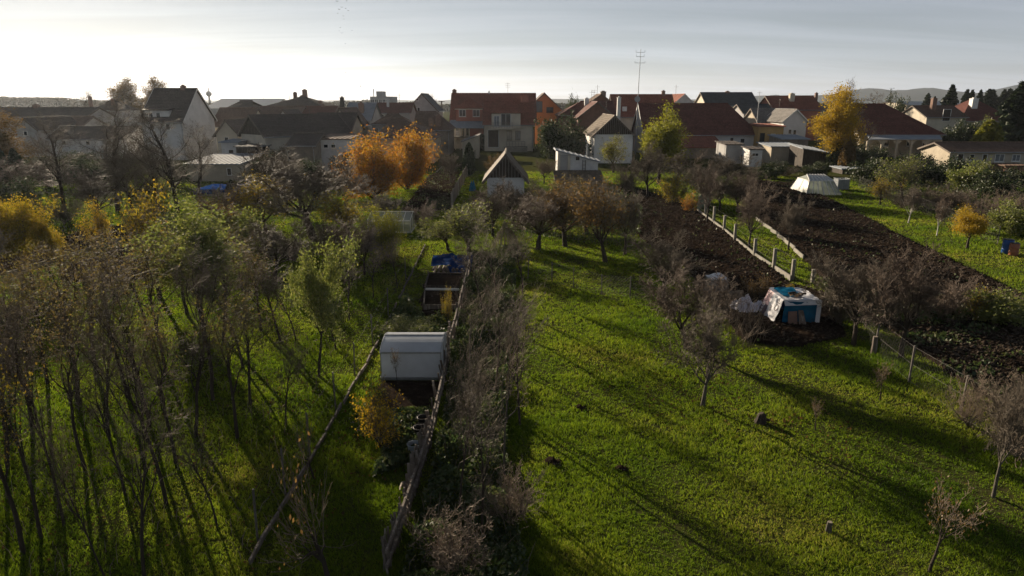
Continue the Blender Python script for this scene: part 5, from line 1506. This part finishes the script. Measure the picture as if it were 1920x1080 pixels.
# ---- tarpaulin hut
fl, fr = G(1466, 609), G(1531, 608)
hut = thing('tarpaulin_hut', 'hut of blue tarpaulin and printed white banners beside the bare tree', 'hut', fl)
hz = P(1470, 563, fl.y).z
wd, dp = fr.x - fl.x, 1.75
cl = lambda n, a, b, c, d, m, s, amp=.05, nu=16, nv=12: cloth(n, a, b, c, d, nu, nv, amp, m, hut, s, 3.2)
cl('front_tarp', (0, 0, .04), (wd, 0.02, .04), (wd, 0, hz - .08), (0.05, 0, hz - .04), M['tarp_teal'], 1, .10)
cl('right_tarp', (wd, 0, .03), (wd, dp, .03), (wd, dp, hz), (wd, 0, hz), M['tarp_teal'], 2)
cl('back_tarp', (wd, dp, .03), (0, dp, .03), (0, dp, hz), (wd, dp, hz), M['tarp_blue'], 3)
cl('white_corner_strip', (wd - .14, -.06, .02), (wd + .05, -.06, .02), (wd + .05, -.06, hz), (wd - .12, -.06, hz), M['banner_white'], 4, .02, 4, 12)
cl('white_top_strip', (.02, -.07, hz - .22), (wd + .04, -.07, hz - .17), (wd + .04, .02, hz + .02), (-.02, .02, hz + .02), M['banner_white'], 5, .04, 16, 4)
cl('roof_banner', (-.02, .0, hz), (wd + .03, .0, hz), (wd + .0, dp, hz + .05), (-.02, dp, hz + .05), M['banner_white'], 6, .09, 18, 16)
cl('roof_tarp', (.12, .45, hz + .055), (wd * .62, .45, hz + .055), (wd * .66, dp - .1, hz + .095), (.15, dp - .1, hz + .095), M['tarp_teal'], 7, .07)
# left side: three banner strips, flaring out at the foot
def side(u): return (-.36 - .10 * u, lerp(.02, dp, u))
def sp(u, v): return Vector((side(u)[0] * (1 - v) ** 1.3, side(u)[1], .06 + (hz - .05) * v))
cl('side_banner', sp(0, 0), sp(.62, 0), sp(.62, 1), sp(0, 1), M['banner_white'], 8, .05)
cl('side_banner_pink', sp(.60, .45) + Vector((-.03, 0, 0)), sp(.98, .45) + Vector((-.03, 0, 0)), sp(.98, 1), sp(.60, 1), M['banner_pink'], 9, .04)
cl('side_banner_dark', sp(.60, 0) + Vector((-.02, 0, 0)), sp(1, 0) + Vector((-.02, 0, 0)), sp(.99, .47), sp(.60, .47), M['banner_dark'], 10, .04)
def lettering(body, size, origin, right, up, mat, parent, lift=.05):
    cu = bpy.data.curves.new('lettering', 'FONT'); cu.body = body; cu.size = size; cu.extrude = .004
    cu.align_x = 'CENTER'; cu.align_y = 'CENTER'
    tmp = bpy.data.objects.new('lettering_tmp', cu); col.objects.link(tmp)
    dg = bpy.context.evaluated_depsgraph_get()
    me = bpy.data.meshes.new_from_object(tmp.evaluated_get(dg))
    bpy.data.objects.remove(tmp)
    me.materials.clear(); me.materials.append(mat)
    rr, uu = Vector(right).normalized(), Vector(up).normalized()
    nn = rr.cross(uu).normalized()
    me.transform(Matrix(((rr.x, uu.x, nn.x, 0), (rr.y, uu.y, nn.y, 0), (rr.z, uu.z, nn.z, 0), (0, 0, 0, 1))))
    return link('lettering', me, parent, Vector(origin) + nn * lift)
sr = (sp(0, .5) - sp(.6, .5)); su = sp(.3, .9) - sp(.3, .3)
def on_side(body, size, u, v, mat, up_along=True, lift=.06):
    o = sp(u, v)
    # printing runs up the slope of the banner
    lettering(body, size, o, su if up_along else sr, -sr if up_along else su, mat, hut, lift)
on_side('OP', .40, .16, .66, M['print_dark'])
on_side('ono', .17, .42, .42, M['print_dark'])
on_side('VOL', .26, .80, .74, M['print_dark'])
on_side('P66O', .26, .80, .24, M['banner_white'])
lettering('IIIEJ', .24, (wd * .82, dp * .55, hz + .09), (0, 1, 0), (-1, 0, 0), M['print_dark'], hut, .03)
for i in range(7):
    p = Vector((wd * .34 + rnd.uniform(-.28, .38), .35 + rnd.uniform(-.1, .25), hz + .13 + .03 * (i % 3)))
    lg = thing('firewood_log', 'split firewood log on top of the tarpaulin hut', 'log', hut.location + p, rnd.uniform(0, 3), 'firewood logs on the hut roof')
    l_ = rnd.uniform(.10, .2)
    MB().tube([(-l_, 0, 0), (l_, 0, .01)], rnd.uniform(.04, .06), 7).build('log_body', M['bark'] if i % 3 else M['wood_fresh'], lg)
    MB().tube([(l_ + .001, 0, .01), (l_ + .006, 0, .01)], .045, 7).build('cut_end', M['wood_fresh'], lg)
pl = thing('leaning_board', 'grey board leaning on the front of the tarpaulin hut', 'board', fl + Vector((.72, -.32, 0)))
MB().slab([(-.15, -.06, 0), (.17, -.06, 0), (.06, .22, .66), (-.14, .22, .68)], .03).build('board_face', M['wood_old'], pl)
pl = thing('leaning_board', 'brown plywood board leaning in the hut opening', 'board', fl + Vector((.36, -.2, 0)))
MB().slab([(-.2, -.04, 0), (.2, -.04, 0), (.18, .12, .62), (-.18, .12, .6)], .03).build('board_face', M['chim'], pl)
c0 = G(1400, 582)
tag(heap('plastic_sheet', 0, 0, .98, .8, .42, M['sheet'], None, 8, 44, .8, c0, R(-14)), 'crumpled pale plastic sheet on the soil left of the hut', 'sheet')
for i, (q0, q1, lb) in enumerate((((1350, 563), (1391, 561), 'grey raised-bed board in front of the water tank'), ((1400, 575), (1436, 574), 'board lying behind the crumpled plastic sheet'), ((1415, 585), (1440, 592), 'short dark board between sheet and hut'))):
    a, b = G(*q0), G(*q1)
    bd = thing('board', lb, 'board', a)
    for j, z in enumerate((.12, .33) if i == 0 else (.10,)):
        MB().bar((0, 0, z), b - a + Vector((0, 0, z)), .045, .2).build('plank', M['wood_board'], bd)
    for e in (.05, .95):
        p = (b - a) * e
        MB().box(p.x - .03, p.x + .03, p.y + .03, p.y + .09, 0, .4 if i == 0 else .2).build('peg', M['wood_old'], bd)

# ---- concrete-post fence and boards on the right
line = [G(1308, 398), G(1360, 437), G(1414, 482), G(1483, 527)]
f = thing('concrete_fence', 'concrete-post fence with base slabs beside the dark plot', 'fence', line[0])
o0 = line[0]
for a, b in zip(line[:-1], line[1:]):
    n = max(2, int((b - a).length / 2.4))
    for i in range(n):
        MB().bar(lerp(a, b, i / n) - o0 + Vector((0, 0, .14)), lerp(a, b, (i + 1) / n - .01) - o0 + Vector((0, 0, .14)), .07, .28).build('base_slab', M['concrete'], f)
for (x, y0, y1) in ((1322, 372, 404), (1338, 387, 416), (1357, 404, 435), (1377, 420, 453), (1414, 447, 482), (1450, 466, 506), (1485, 486, 524), (1523, 505, 530)):
    b = G(x, y1); h = P(x, y0, b.y).z
    b = b - o0
    MB().slab([b + Vector((-.08, -.08, h)), b + Vector((.08, -.08, h)), b + Vector((.08, .08, h)), b + Vector((-.08, .08, h))], h).build('post', M['concrete'], f)
for h in (.5, .9, 1.25):
    w = MB(); w.tube([p - o0 + Vector((0, 0, h)) for p in line] + [G(1523, 530) - o0 + Vector((0, 0, h))], .003, 4); w.build('wire', M['wire'], f)
a, b = G(1309, 398), G(1330, 380)
MB().slab([a - o0 + Vector((0, .3, 0)), b - o0, b - o0 + Vector((0, 0, 1.3)), a - o0 + Vector((0, .3, 1.2))], .02).build('green_screen', M['green_sheet'], f)
line = [G(1418, 412), G(1446, 434), G(1474, 455), G(1508, 487)]
f = thing('board_edging', 'low concrete edging between grass strip and ploughed field', 'edging', line[0])
for a, b in zip(line[:-1], line[1:]):
    for i in range(2):
        MB().bar(lerp(a, b, i / 2) - line[0] + Vector((rnd.uniform(-.1, .1), 0, .12)), lerp(a, b, i / 2 + .47) - line[0] + Vector((rnd.uniform(-.1, .1), 0, .12)), .07, .24).build('edging_slab', M['concrete'], f)
# wire fence across the lawn
def wire_fence(label, posts, h, mesh=True, rad=.028, mat='metal_post', spacing=.16, name='wire_fence', wires=None):
    o0 = G(*posts[0])
    f = thing(name, label, 'fence', o0)
    pts = [G(*q) - o0 for q in posts]
    for p in pts:
        MB().tube([p, p + Vector((rnd.uniform(-.03, .03), 0, h))], rad, 6).build('post', M[mat], f)
    for z in (wires or (.06, h * .5, h * .96)):
        w = MB(); w.tube([p + Vector((0, 0, z)) for p in pts], .004, 4); w.build('wire', M['wire'], f)
    if mesh:
        segs = []
        for a, b in zip(pts[:-1], pts[1:]):
            L = (b - a).length; n = int(L / spacing); hh = h * .94
            for i in range(-int(hh / spacing), n):
                for s in (0, 1):
                    u0, u1 = i * spacing, i * spacing + hh
                    z0, z1 = (.05, hh) if s == 0 else (hh, .05)
                    c0, c1 = max(u0, 0), min(u1, L)
                    if c1 <= c0: continue
                    za = z0 + (z1 - z0) * (c0 - u0) / hh; zb = z0 + (z1 - z0) * (c1 - u0) / hh
                    p, q = lerp(a, b, c0 / L), lerp(a, b, c1 / L)
                    segs.append((p.x, p.y, za, q.x, q.y, zb, .0022, .0022))
        V, F = tubes(segs, 3)
        m = link('wire_netting', fastmesh('wire_netting', V, F, M['wire']), f)
        m['kind'] = 'stuff'
    return f
wire_fence('dark wire fence running across the upper lawn', [(990, 522), (1035, 528), (1075, 541), (1128, 554), (1181, 558), (1240, 572)], 1.05)
wire_fence('sagging chain-link fence with steel posts between lawn and vegetable plot', [(1600, 618), (1640, 662), (1704, 717), (1800, 780), (1915, 862)], 1.3, rad=.035)
p = G(1637, 664)
st = thing('wooden_post', 'stout weathered wooden post at the fence corner by the hut', 'post', p)
MB().tube([(0, 0, 0), (.01, 0, .3), (.0, 0, .68)], [.11, .10, .09], 9).build('post_body', M['wood_old'], st)
MB().tube([(.0, 0, .683), (.0, 0, .69)], .08, 9).build('cut_top', M['wood_board'], st)
wire_fence('thin wire fence with pale posts in the left background', [(62, 368), (101, 360), (136, 351), (165, 338)], 1.6, mesh=False, mat='concrete', rad=.05)
wire_fence('wire fence along the right grass strip', [(1610, 352), (1660, 372), (1720, 395), (1790, 425), (1870, 458)], 1.2, mesh=True, spacing=.22)
line = [G(15, 518), G(80, 498), G(140, 480), G(228, 452), G(256, 443)]
f = thing('concrete_kerb', 'long pale concrete kerb along the left ploughed strip', 'kerb', line[0])
for a, b in zip(line[:-1], line[1:]):
    n = max(1, int((b - a).length / 1.6))
    for i in range(n):
        MB().bar(lerp(a, b, i / n) - line[0] + Vector((0, 0, .12)), lerp(a, b, (i + 1) / n - .015) - line[0] + Vector((0, 0, .12)), .10, .24).build('kerb_slab', M['concrete'], f)
G4 = 'short posts by the pale kerb'
for q in ((62, 540), (78, 548), (118, 530)):
    t = thing('wooden_post', 'short dark vine post in the grass by the pale kerb', 'post', G(*q), 0, G4)
    MB().tube([(0, 0, 0), (.02, 0, .6), (0, 0, 1.25)], [.06, .055, .05], 7).build('post_body', M['wood_dark'], t)
    MB().tube([(0, 0, 1.253), (0, 0, 1.26)], .04, 7).build('cut_top', M['wood_old'], t)
# board fence up to the houses
a, b = G(846, 392), G(893, 292)
f = thing('board_fence', 'grey board fence running up towards the red house', 'fence', a)
n = 34
for i in range(n):
    p, q = lerp(a, b, i / n) - a, lerp(a, b, (i + .86) / n) - a
    h = 1.35 + rnd.uniform(-.08, .08)
    MB().slab([p, q, q + Vector((0, 0, h)), p + Vector((0, 0, h))], .03).build('board', M['wood_old'], f)
for i in range(0, n + 1, 5):
    p = lerp(a, b, i / n) - a
    MB().box(p.x + .04, p.x + .16, p.y - .06, p.y + .06, 0, 1.5).build('post', M['concrete'], f)
line = [G(752, 404), G(782, 365), G(808, 335), G(828, 313)]
f = thing('plank_edging', 'pale plank edging along the narrow dark plot', 'edging', line[0])
for a, b in zip(line[:-1], line[1:]):
    for i in range(3):
        MB().bar(lerp(a, b, i / 3) - line[0] + Vector((0, 0, .05)), lerp(a, b, i / 3 + .31) - line[0] + Vector((0, 0, .05)), .12, .1).build('edging_plank', M['wood_old'], f)

# ---- beds in the narrow strip
def raised_bed(label, q, h, mats):
    c = [G(*x) for x in q]
    t = thing('raised_bed', label, 'bed', c[0], 0, 'raised beds in the strip')
    for i, m in enumerate(mats):
        a, b = c[i] - c[0], c[(i + 1) % 4] - c[0]
        MB().bar(a + Vector((0, 0, h / 2)), b + Vector((0, 0, h / 2)), .05, h).build('bed_board', M[m], t)
    z = h * .7
    MB().face(*[x - c[0] + Vector((0, 0, z)) for x in c]).build('bed_soil', M['soil'], t)
    for x in c:
        p = x - c[0]
        MB().box(p.x - .035, p.x + .035, p.y - .035, p.y + .035, 0, h + .08).build('corner_peg', M['wood_old'], t)
raised_bed('raised bed with white-painted far board in the strip', ((795, 584), (862, 584), (868, 553), (797, 552)), .32, ['wood_old', 'wood_old', 'white', 'wood_old'])
raised_bed('dark raised bed between white board and blue tarpaulin', ((798, 548), (870, 549), (876, 524), (804, 522)), .34, ['wood_dark', 'wood_dark', 'wood_dark', 'wood_dark'])
c0 = G(846, 514)
lp_ = thing('log_pile', 'pile of old logs under a dark blue tarpaulin in the strip', 'log pile', c0)
for i in range(16):
    r_ = rnd.uniform(.06, .09); x = -.9 + (i % 8) * .25 + rnd.uniform(-.04, .04); z = .09 + (i // 8) * .19
    MB().tube([(x, -.25 + rnd.uniform(-.1, .1), z), (x, 1.3, z)], r_, 7).build('log', M['wood_old'], lp_)
cloth('tarp', (-1.12, .1, .42), (1.1, .0, .40), (1.15, 1.6, .72), (-1.1, 1.6, .72), 22, 16, .22, M['tarp_navy'], lp_, 12, 2.5)
cloth('tarp_front', (.0, -.32, .06), (1.08, -.36, .08), (1.1, .02, .41), (-.2, .08, .42), 14, 8, .12, M['tarp_navy'], lp_, 13, 3)
for q, m, lb in (((776, 858), 'tank', 'grey pot standing on the stake fence line'), ((787, 826), 'black', 'black bucket among the leaning stakes'), ((794, 806), 'black', 'black tub at the upper end of the leaning stakes')):
    t = thing('bucket', lb, 'bucket', G(*q) + Vector((0, .1, 0)))
    lathe('bucket_body', [(.13, .0), (.155, .17), (.175, .34), (.19, .345), (.185, .36), (.16, .355), (.15, .2), (.12, .03)], M[m], t, 18)
    MB().tube([(-.18, 0, .35), (-.12, .05, .44), (0, .07, .47), (.12, .05, .44), (.18, 0, .35)], .006, 4).build('handle', M['wire'], t)
# stumps, mound, heap of poles
t = thing('tree_stump', 'pale cut stump post on the lawn with a long shadow', 'stump', G(1553, 997))
MB().tube([(0, 0, -.02), (.0, 0, .12), (.01, 0, .24)], [.075, .06, .055], 10).build('stump_body', M['bark_grey'], t)
MB().tube([(.01, 0, .241), (.01, 0, .247)], .05, 10).build('cut_top', M['wood_board'], t)
t = thing('tree_stump', 'dark rotten stump on the lawn right of the lone tree', 'stump', G(1425, 792))
MB().tube([(0, 0, -.02), (.02, 0, .1), (.03, .0, .24), (.01, 0, .3)], [.19, .15, .12, .07], 9).build('stump_body', M['bark'], t)
MB().tube([(.1, 0, .08), (.25, -.08, .12)], [.06, .03], 6).build('root', M['bark'], t)
for q, s, lb in (((1037, 870), .28, 'dark molehill on the lawn beside the overgrown row'), ((1088, 766), .2, 'small molehill higher up the lawn'), ((1166, 880), .17, 'flat little molehill in the shaded lawn')):
    tag(heap('molehill', 0, 0, s, s, s * .5, M['soil'], None, 5, 16, .5, G(*q)), lb, 'molehill')
c0 = G(948, 474)
t = thing('pole_heap', 'hut-shaped heap of pale poles and dead vines behind the dark trees', 'heap', c0 + Vector((0, .8, 0)))
for i in range(26):
    a = i / 26 * 6.283 + rnd.uniform(-.1, .1); rr = rnd.uniform(.7, 1.05)
    MB().tube([(math.cos(a) * rr, math.sin(a) * rr * .9, 0), (math.cos(a) * rr * .6, math.sin(a) * rr * .5, 1.0), (rnd.uniform(-.12, .12), rnd.uniform(-.1, .1), rnd.uniform(1.45, 1.8))], [.03, .025, .015], 5).build('pole', M['wood_board'], t)
segs = []
for i in range(420):
    a = rnd.uniform(0, 6.28); z = rnd.uniform(.05, 1.4); r1 = .95 * (1 - z / 1.8) + .08
    p = (math.cos(a) * r1, math.sin(a) * r1 * .9, z); q = (p[0] + rnd.gauss(0, .16), p[1] + rnd.gauss(0, .16), max(.02, z + rnd.gauss(-.05, .16)))
    segs.append(p + q + (.008, .005))
V, F = tubes(segs, 3); link('dead_vines', fastmesh('dead_vines', V, F, M['twig_pale']), t)['kind'] = 'stuff'

# ---- cabin and white shed
Dc = G(945, 370).y
kx = P(961, 340, Dc).x - P(960, 340, Dc).x
cab = house_px('old whitewashed cabin with steep reed roof and weathered plank gable', 913, 983, Dc, 7.5, 333, 291, 'y', wall='w_white', roof='r_moss', gable='wood_dark', wins=[(938, 357, 13, 19, 'door', M['wood_dark'])], gutter=False, name='cabin')
Dw = G(1080, 346).y
ws = shed('white shed with lit side wall and slanting metal roof', 1046, 1122, Dw, 3.6, 284, 280, 'w_white', 'r_metal', wins=[(1083, 297, 9, 9)], side=-1.15)
rx, ry = ws.location.x, ws.location.y
q = lp(1057, 315, Dw)
MB().box(q.x - .45, q.x + .45, -1.8 - .03, -1.8 - .003, .2, lp(0, 290, Dw).z).build('door_recess', M['w_grey'], ws)
for x in (1048, 1067):
    q = lp(x, 300, Dw)
    MB().box(q.x - .14, q.x + .14, -1.8 - .16, -1.8 - .003, 0, lp(0, 288, Dw).z).build('pilaster', M['w_cream'], ws)
ld = MB(); q0, q1 = lp(1092, 320, Dw), lp(1098, 300, Dw)
for x in (q0.x, q1.x): ld.bar((x, -1.88, .6), (x, -1.88, lp(0, 300, Dw).z), .05)
for i in range(5):
    z = lerp(.9, lp(0, 302, Dw).z, i / 4); ld.bar((q0.x, -1.88, z), (q1.x, -1.88, z), .04)
ld.build('ladder', M['wood_dark'], ws)
q = lp(1105, 286, Dw)
MB().tube([(q.x, .3, 2.2), (q.x, .3, lp(0, 272, Dw).z)], .09, 8).build('flue', M['galv'], ws)
shed('low lean-to with old pinkish tile roof in front of the white shed', 1044, 1128, Dw - 3.4, 2.6, 340, 323, 'w_stone', 'r_moss')

# ---- left yard
a, b = G(366, 368), G(452, 366)
t = thing('pool', 'low garden pool under a bright blue cover', 'pool', a)
w_, d_ = b.x - a.x, 4.2
MB().box(0, w_, 0, d_, 0, .55).build('pool_wall', M['w_grey'], t)
cloth('pool_cover', (-.08, -.08, .66), (w_ + .08, -.08, .66), (w_ + .08, d_ + .08, .70), (-.08, d_ + .08, .70), 18, 14, .10, M['tarp_blue'], t, 3, 1.4)
cloth('pool_cover_edge', (-.08, -.1, .2), (w_ + .08, -.1, .22), (w_ + .08, -.08, .66), (-.08, -.08, .66), 18, 4, .05, M['tarp_blue'], t, 5, 2)
g0 = G(625, 312)
t = thing('gazebo', 'white pointed garden gazebo by the whitewashed shed', 'gazebo', g0 + Vector((0, 1.6, 0)))
kz = P(961, 312, g0.y).x - P(960, 312, g0.y).x
s = 20 * kz; z0, z1 = P(625, 296, g0.y).z, P(625, 285, g0.y + 1.5).z
cn = [(-s, -1.6), (s, -1.6), (s, 1.6), (-s, 1.6)]
for i in range(4):
    p, q = cn[i], cn[(i + 1) % 4]
    MB().slab([(p[0], p[1], z0), (q[0], q[1], z0), (0, 0, z1)], .02).build('canopy_side', M['banner_white'], t)
    MB().slab([(p[0], p[1], z0 - .28), (q[0], q[1], z0 - .28), (q[0], q[1], z0 - .004), (p[0], p[1], z0 - .004)], .015).build('valance', M['banner_white'], t)
    MB().tube([(p[0] * .96, p[1] * .96, 0), (p[0] * .96, p[1] * .96, z0)], .05, 6).build('pole', M['white'], t)
g0 = G(80, 330)
t = thing('garden_shelter', 'small shelter with green sheet beside the pointed thuja', 'shelter', g0)
for x in (-.8, .8):
    for y in (0, 1.4): MB().box(x - .05, x + .05, y - .05, y + .05, 0, 1.7).build('post', M['wood_old'], t)
cloth('sheet_roof', (-.9, -.1, 1.72), (.9, -.1, 1.72), (.9, 1.5, 1.9), (-.9, 1.5, 1.9), 8, 8, .06, M['green_sheet'], t, 2)
cloth('sheet_side', (-.85, -.06, .4), (.85, -.06, .4), (.85, -.06, 1.7), (-.85, -.06, 1.7), 8, 8, .06, M['green_sheet'], t, 4)
# ---- barrels and clutter on the right
for q, m, r_, h_, lb in (((1887, 475), 'barrel_blue', .30, .85, 'blue plastic barrel on the right grass strip'), ((1899, 479), 'barrel_brown', .26, .75, 'terracotta-brown barrel right beside the blue one')):
    t = thing('barrel', lb, 'barrel', G(*q))
    pr = [(r_ * .9, 0), (r_, .05), (r_, h_ * .3), (r_ * 1.04, h_ * .32), (r_ * 1.04, h_ * .35), (r_, h_ * .37), (r_, h_ * .64), (r_ * 1.04, h_ * .66), (r_ * 1.04, h_ * .69), (r_, h_ * .71), (r_, h_ * .95), (r_ * .93, h_)]
    lathe('barrel_body', pr, M[m], t, 22)
    lathe('barrel_lid', [(r_ * .95, h_ + .002), (r_ * .97, h_ + .03), (r_ * .85, h_ + .035)], M['black'], t, 22)
tag(heap('tarpaulin', 0, 0, 1.0, .6, .55, M['tarp_teal'], None, 3, 18, .5, G(1890, 329)), 'crumpled blue tarpaulin before the brick pen', 'tarpaulin')
tag(heap('covered_pile', 0, 0, .35, .35, 1.1, M['green_sheet'], None, 6, 14, .3, G(886, 358)), 'turquoise covered bundle left of the old cabin', 'bundle').data.materials[0] = M['tarp_teal']
w0 = thing('water_tower', 'far water tower with ball tank on the left skyline', 'water tower', (P(393, 190, 620).x, 620, 0))
zb = P(393, 176, 620).z; kk = 620 / 1280
MB().tube([(0, 0, 0), (0, 0, zb - 4 * kk)], [1.1, .8], 10).build('stem', M['w_grey'], w0)
lathe('ball_tank', [(.2, zb - 5 * kk)] + [(5 * kk * math.sin(a_ * math.pi / 10), zb - 5 * kk * math.cos(a_ * math.pi / 10)) for a_ in range(1, 10)] + [(.3, zb + 5 * kk)], M['w_grey'], w0, 18)
MB().tube([(0, 0, zb + 5 * kk), (0, 0, zb + 11 * kk)], .35, 6).build('aerial', M['metal_post'], w0)
p0 = P(669, 200, 170)
t = thing('utility_pole', 'dark utility pole left of the red house', 'pole', (P(828, 190, 175).x, 175, 0))
MB().tube([(0, 0, 0), (0, 0, P(0, 189, 175).z)], [.2, .16], 7).build('pole_body', M['wood_dark'], t)
MB().bar((-.8, 0, P(0, 190, 175).z), (.8, 0, P(0, 190, 175).z), .12).build('crossarm', M['wood_dark'], t)
t = thing('aerial_pole', 'thin pole with small aerial on the grey roof right of the long house', 'aerial', (P(1422, 200, 136).x, 136, 0))
MB().tube([(0, 0, 0), (0, 0, P(0, 171, 136).z)], [.08, .04], 6).build('pole_body', M['galv'], t)
MB().bar((-.5, 0, P(0, 174, 136).z), (.5, 0, P(0, 174, 136).z), .05).build('crossbar', M['galv'], t)
# ---- birds high over the village
for (x, y) in ((632, 3), (650, 2), (636, 18), (641, 14), (648, 16), (653, 20), (633, 25), (644, 30), (645, 36), (638, 52), (636, 58), (641, 62), (660, 57), (648, 82), (648, 136), (645, 162), (676, 162)):
    D = rnd.uniform(150, 190); p = P(x, y, D)
    b = thing('bird', 'tiny dark bird of the loose flock over the left skyline', 'bird', p, rnd.uniform(0, 6), 'flock of birds')
    b.scale = (.62, .62, .62)
    MB().tube([(-.24, 0, 0), (-.1, 0, .01), (.08, 0, .02), (.22, 0, .02), (.27, 0, .02)], [.01, .05, .06, .035, .008], 7).build('body', M['bird'], b)
    up = rnd.uniform(-.05, .25)
    for s in (-1, 1):
        MB().slab([(-.07, s * .03, .03), (.09, s * .03, .03), (.10, s * .28, .03 + up), (-.03, s * .52, .03 + up * .7), (-.07, s * .28, .03 + up)], .012).build('wing', M['bird'], b)
    MB().slab([(-.22, -.02, .0), (-.22, .02, .0), (-.38, .06, .0), (-.38, -.06, .0)], .01).build('tail', M['bird'], b)

# ------------------------------------------------------------------ haze
hz_ = MB().box(-4000, 4000, -400, 4000, -1.0, 118).build('haze', M['white'])
hm = bpy.data.materials.new('haze_air'); hm.use_nodes = True
ht = hm.node_tree; ht.nodes.clear()
ho = ht.nodes.new('ShaderNodeOutputMaterial'); hv = ht.nodes.new('ShaderNodeVolumePrincipled')
hv.inputs['Color'].default_value = (0.80, 0.88, 1.0, 1)
hv.inputs['Density'].default_value = 0.00008
hv.inputs['Anisotropy'].default_value = 0.5
ht.links.new(hv.outputs[0], ho.inputs['Volume'])
hz_.data.materials.clear(); hz_.data.materials.append(hm)
tag(hz_, 'pale autumn haze in the air over gardens and village', 'haze', kind='stuff')
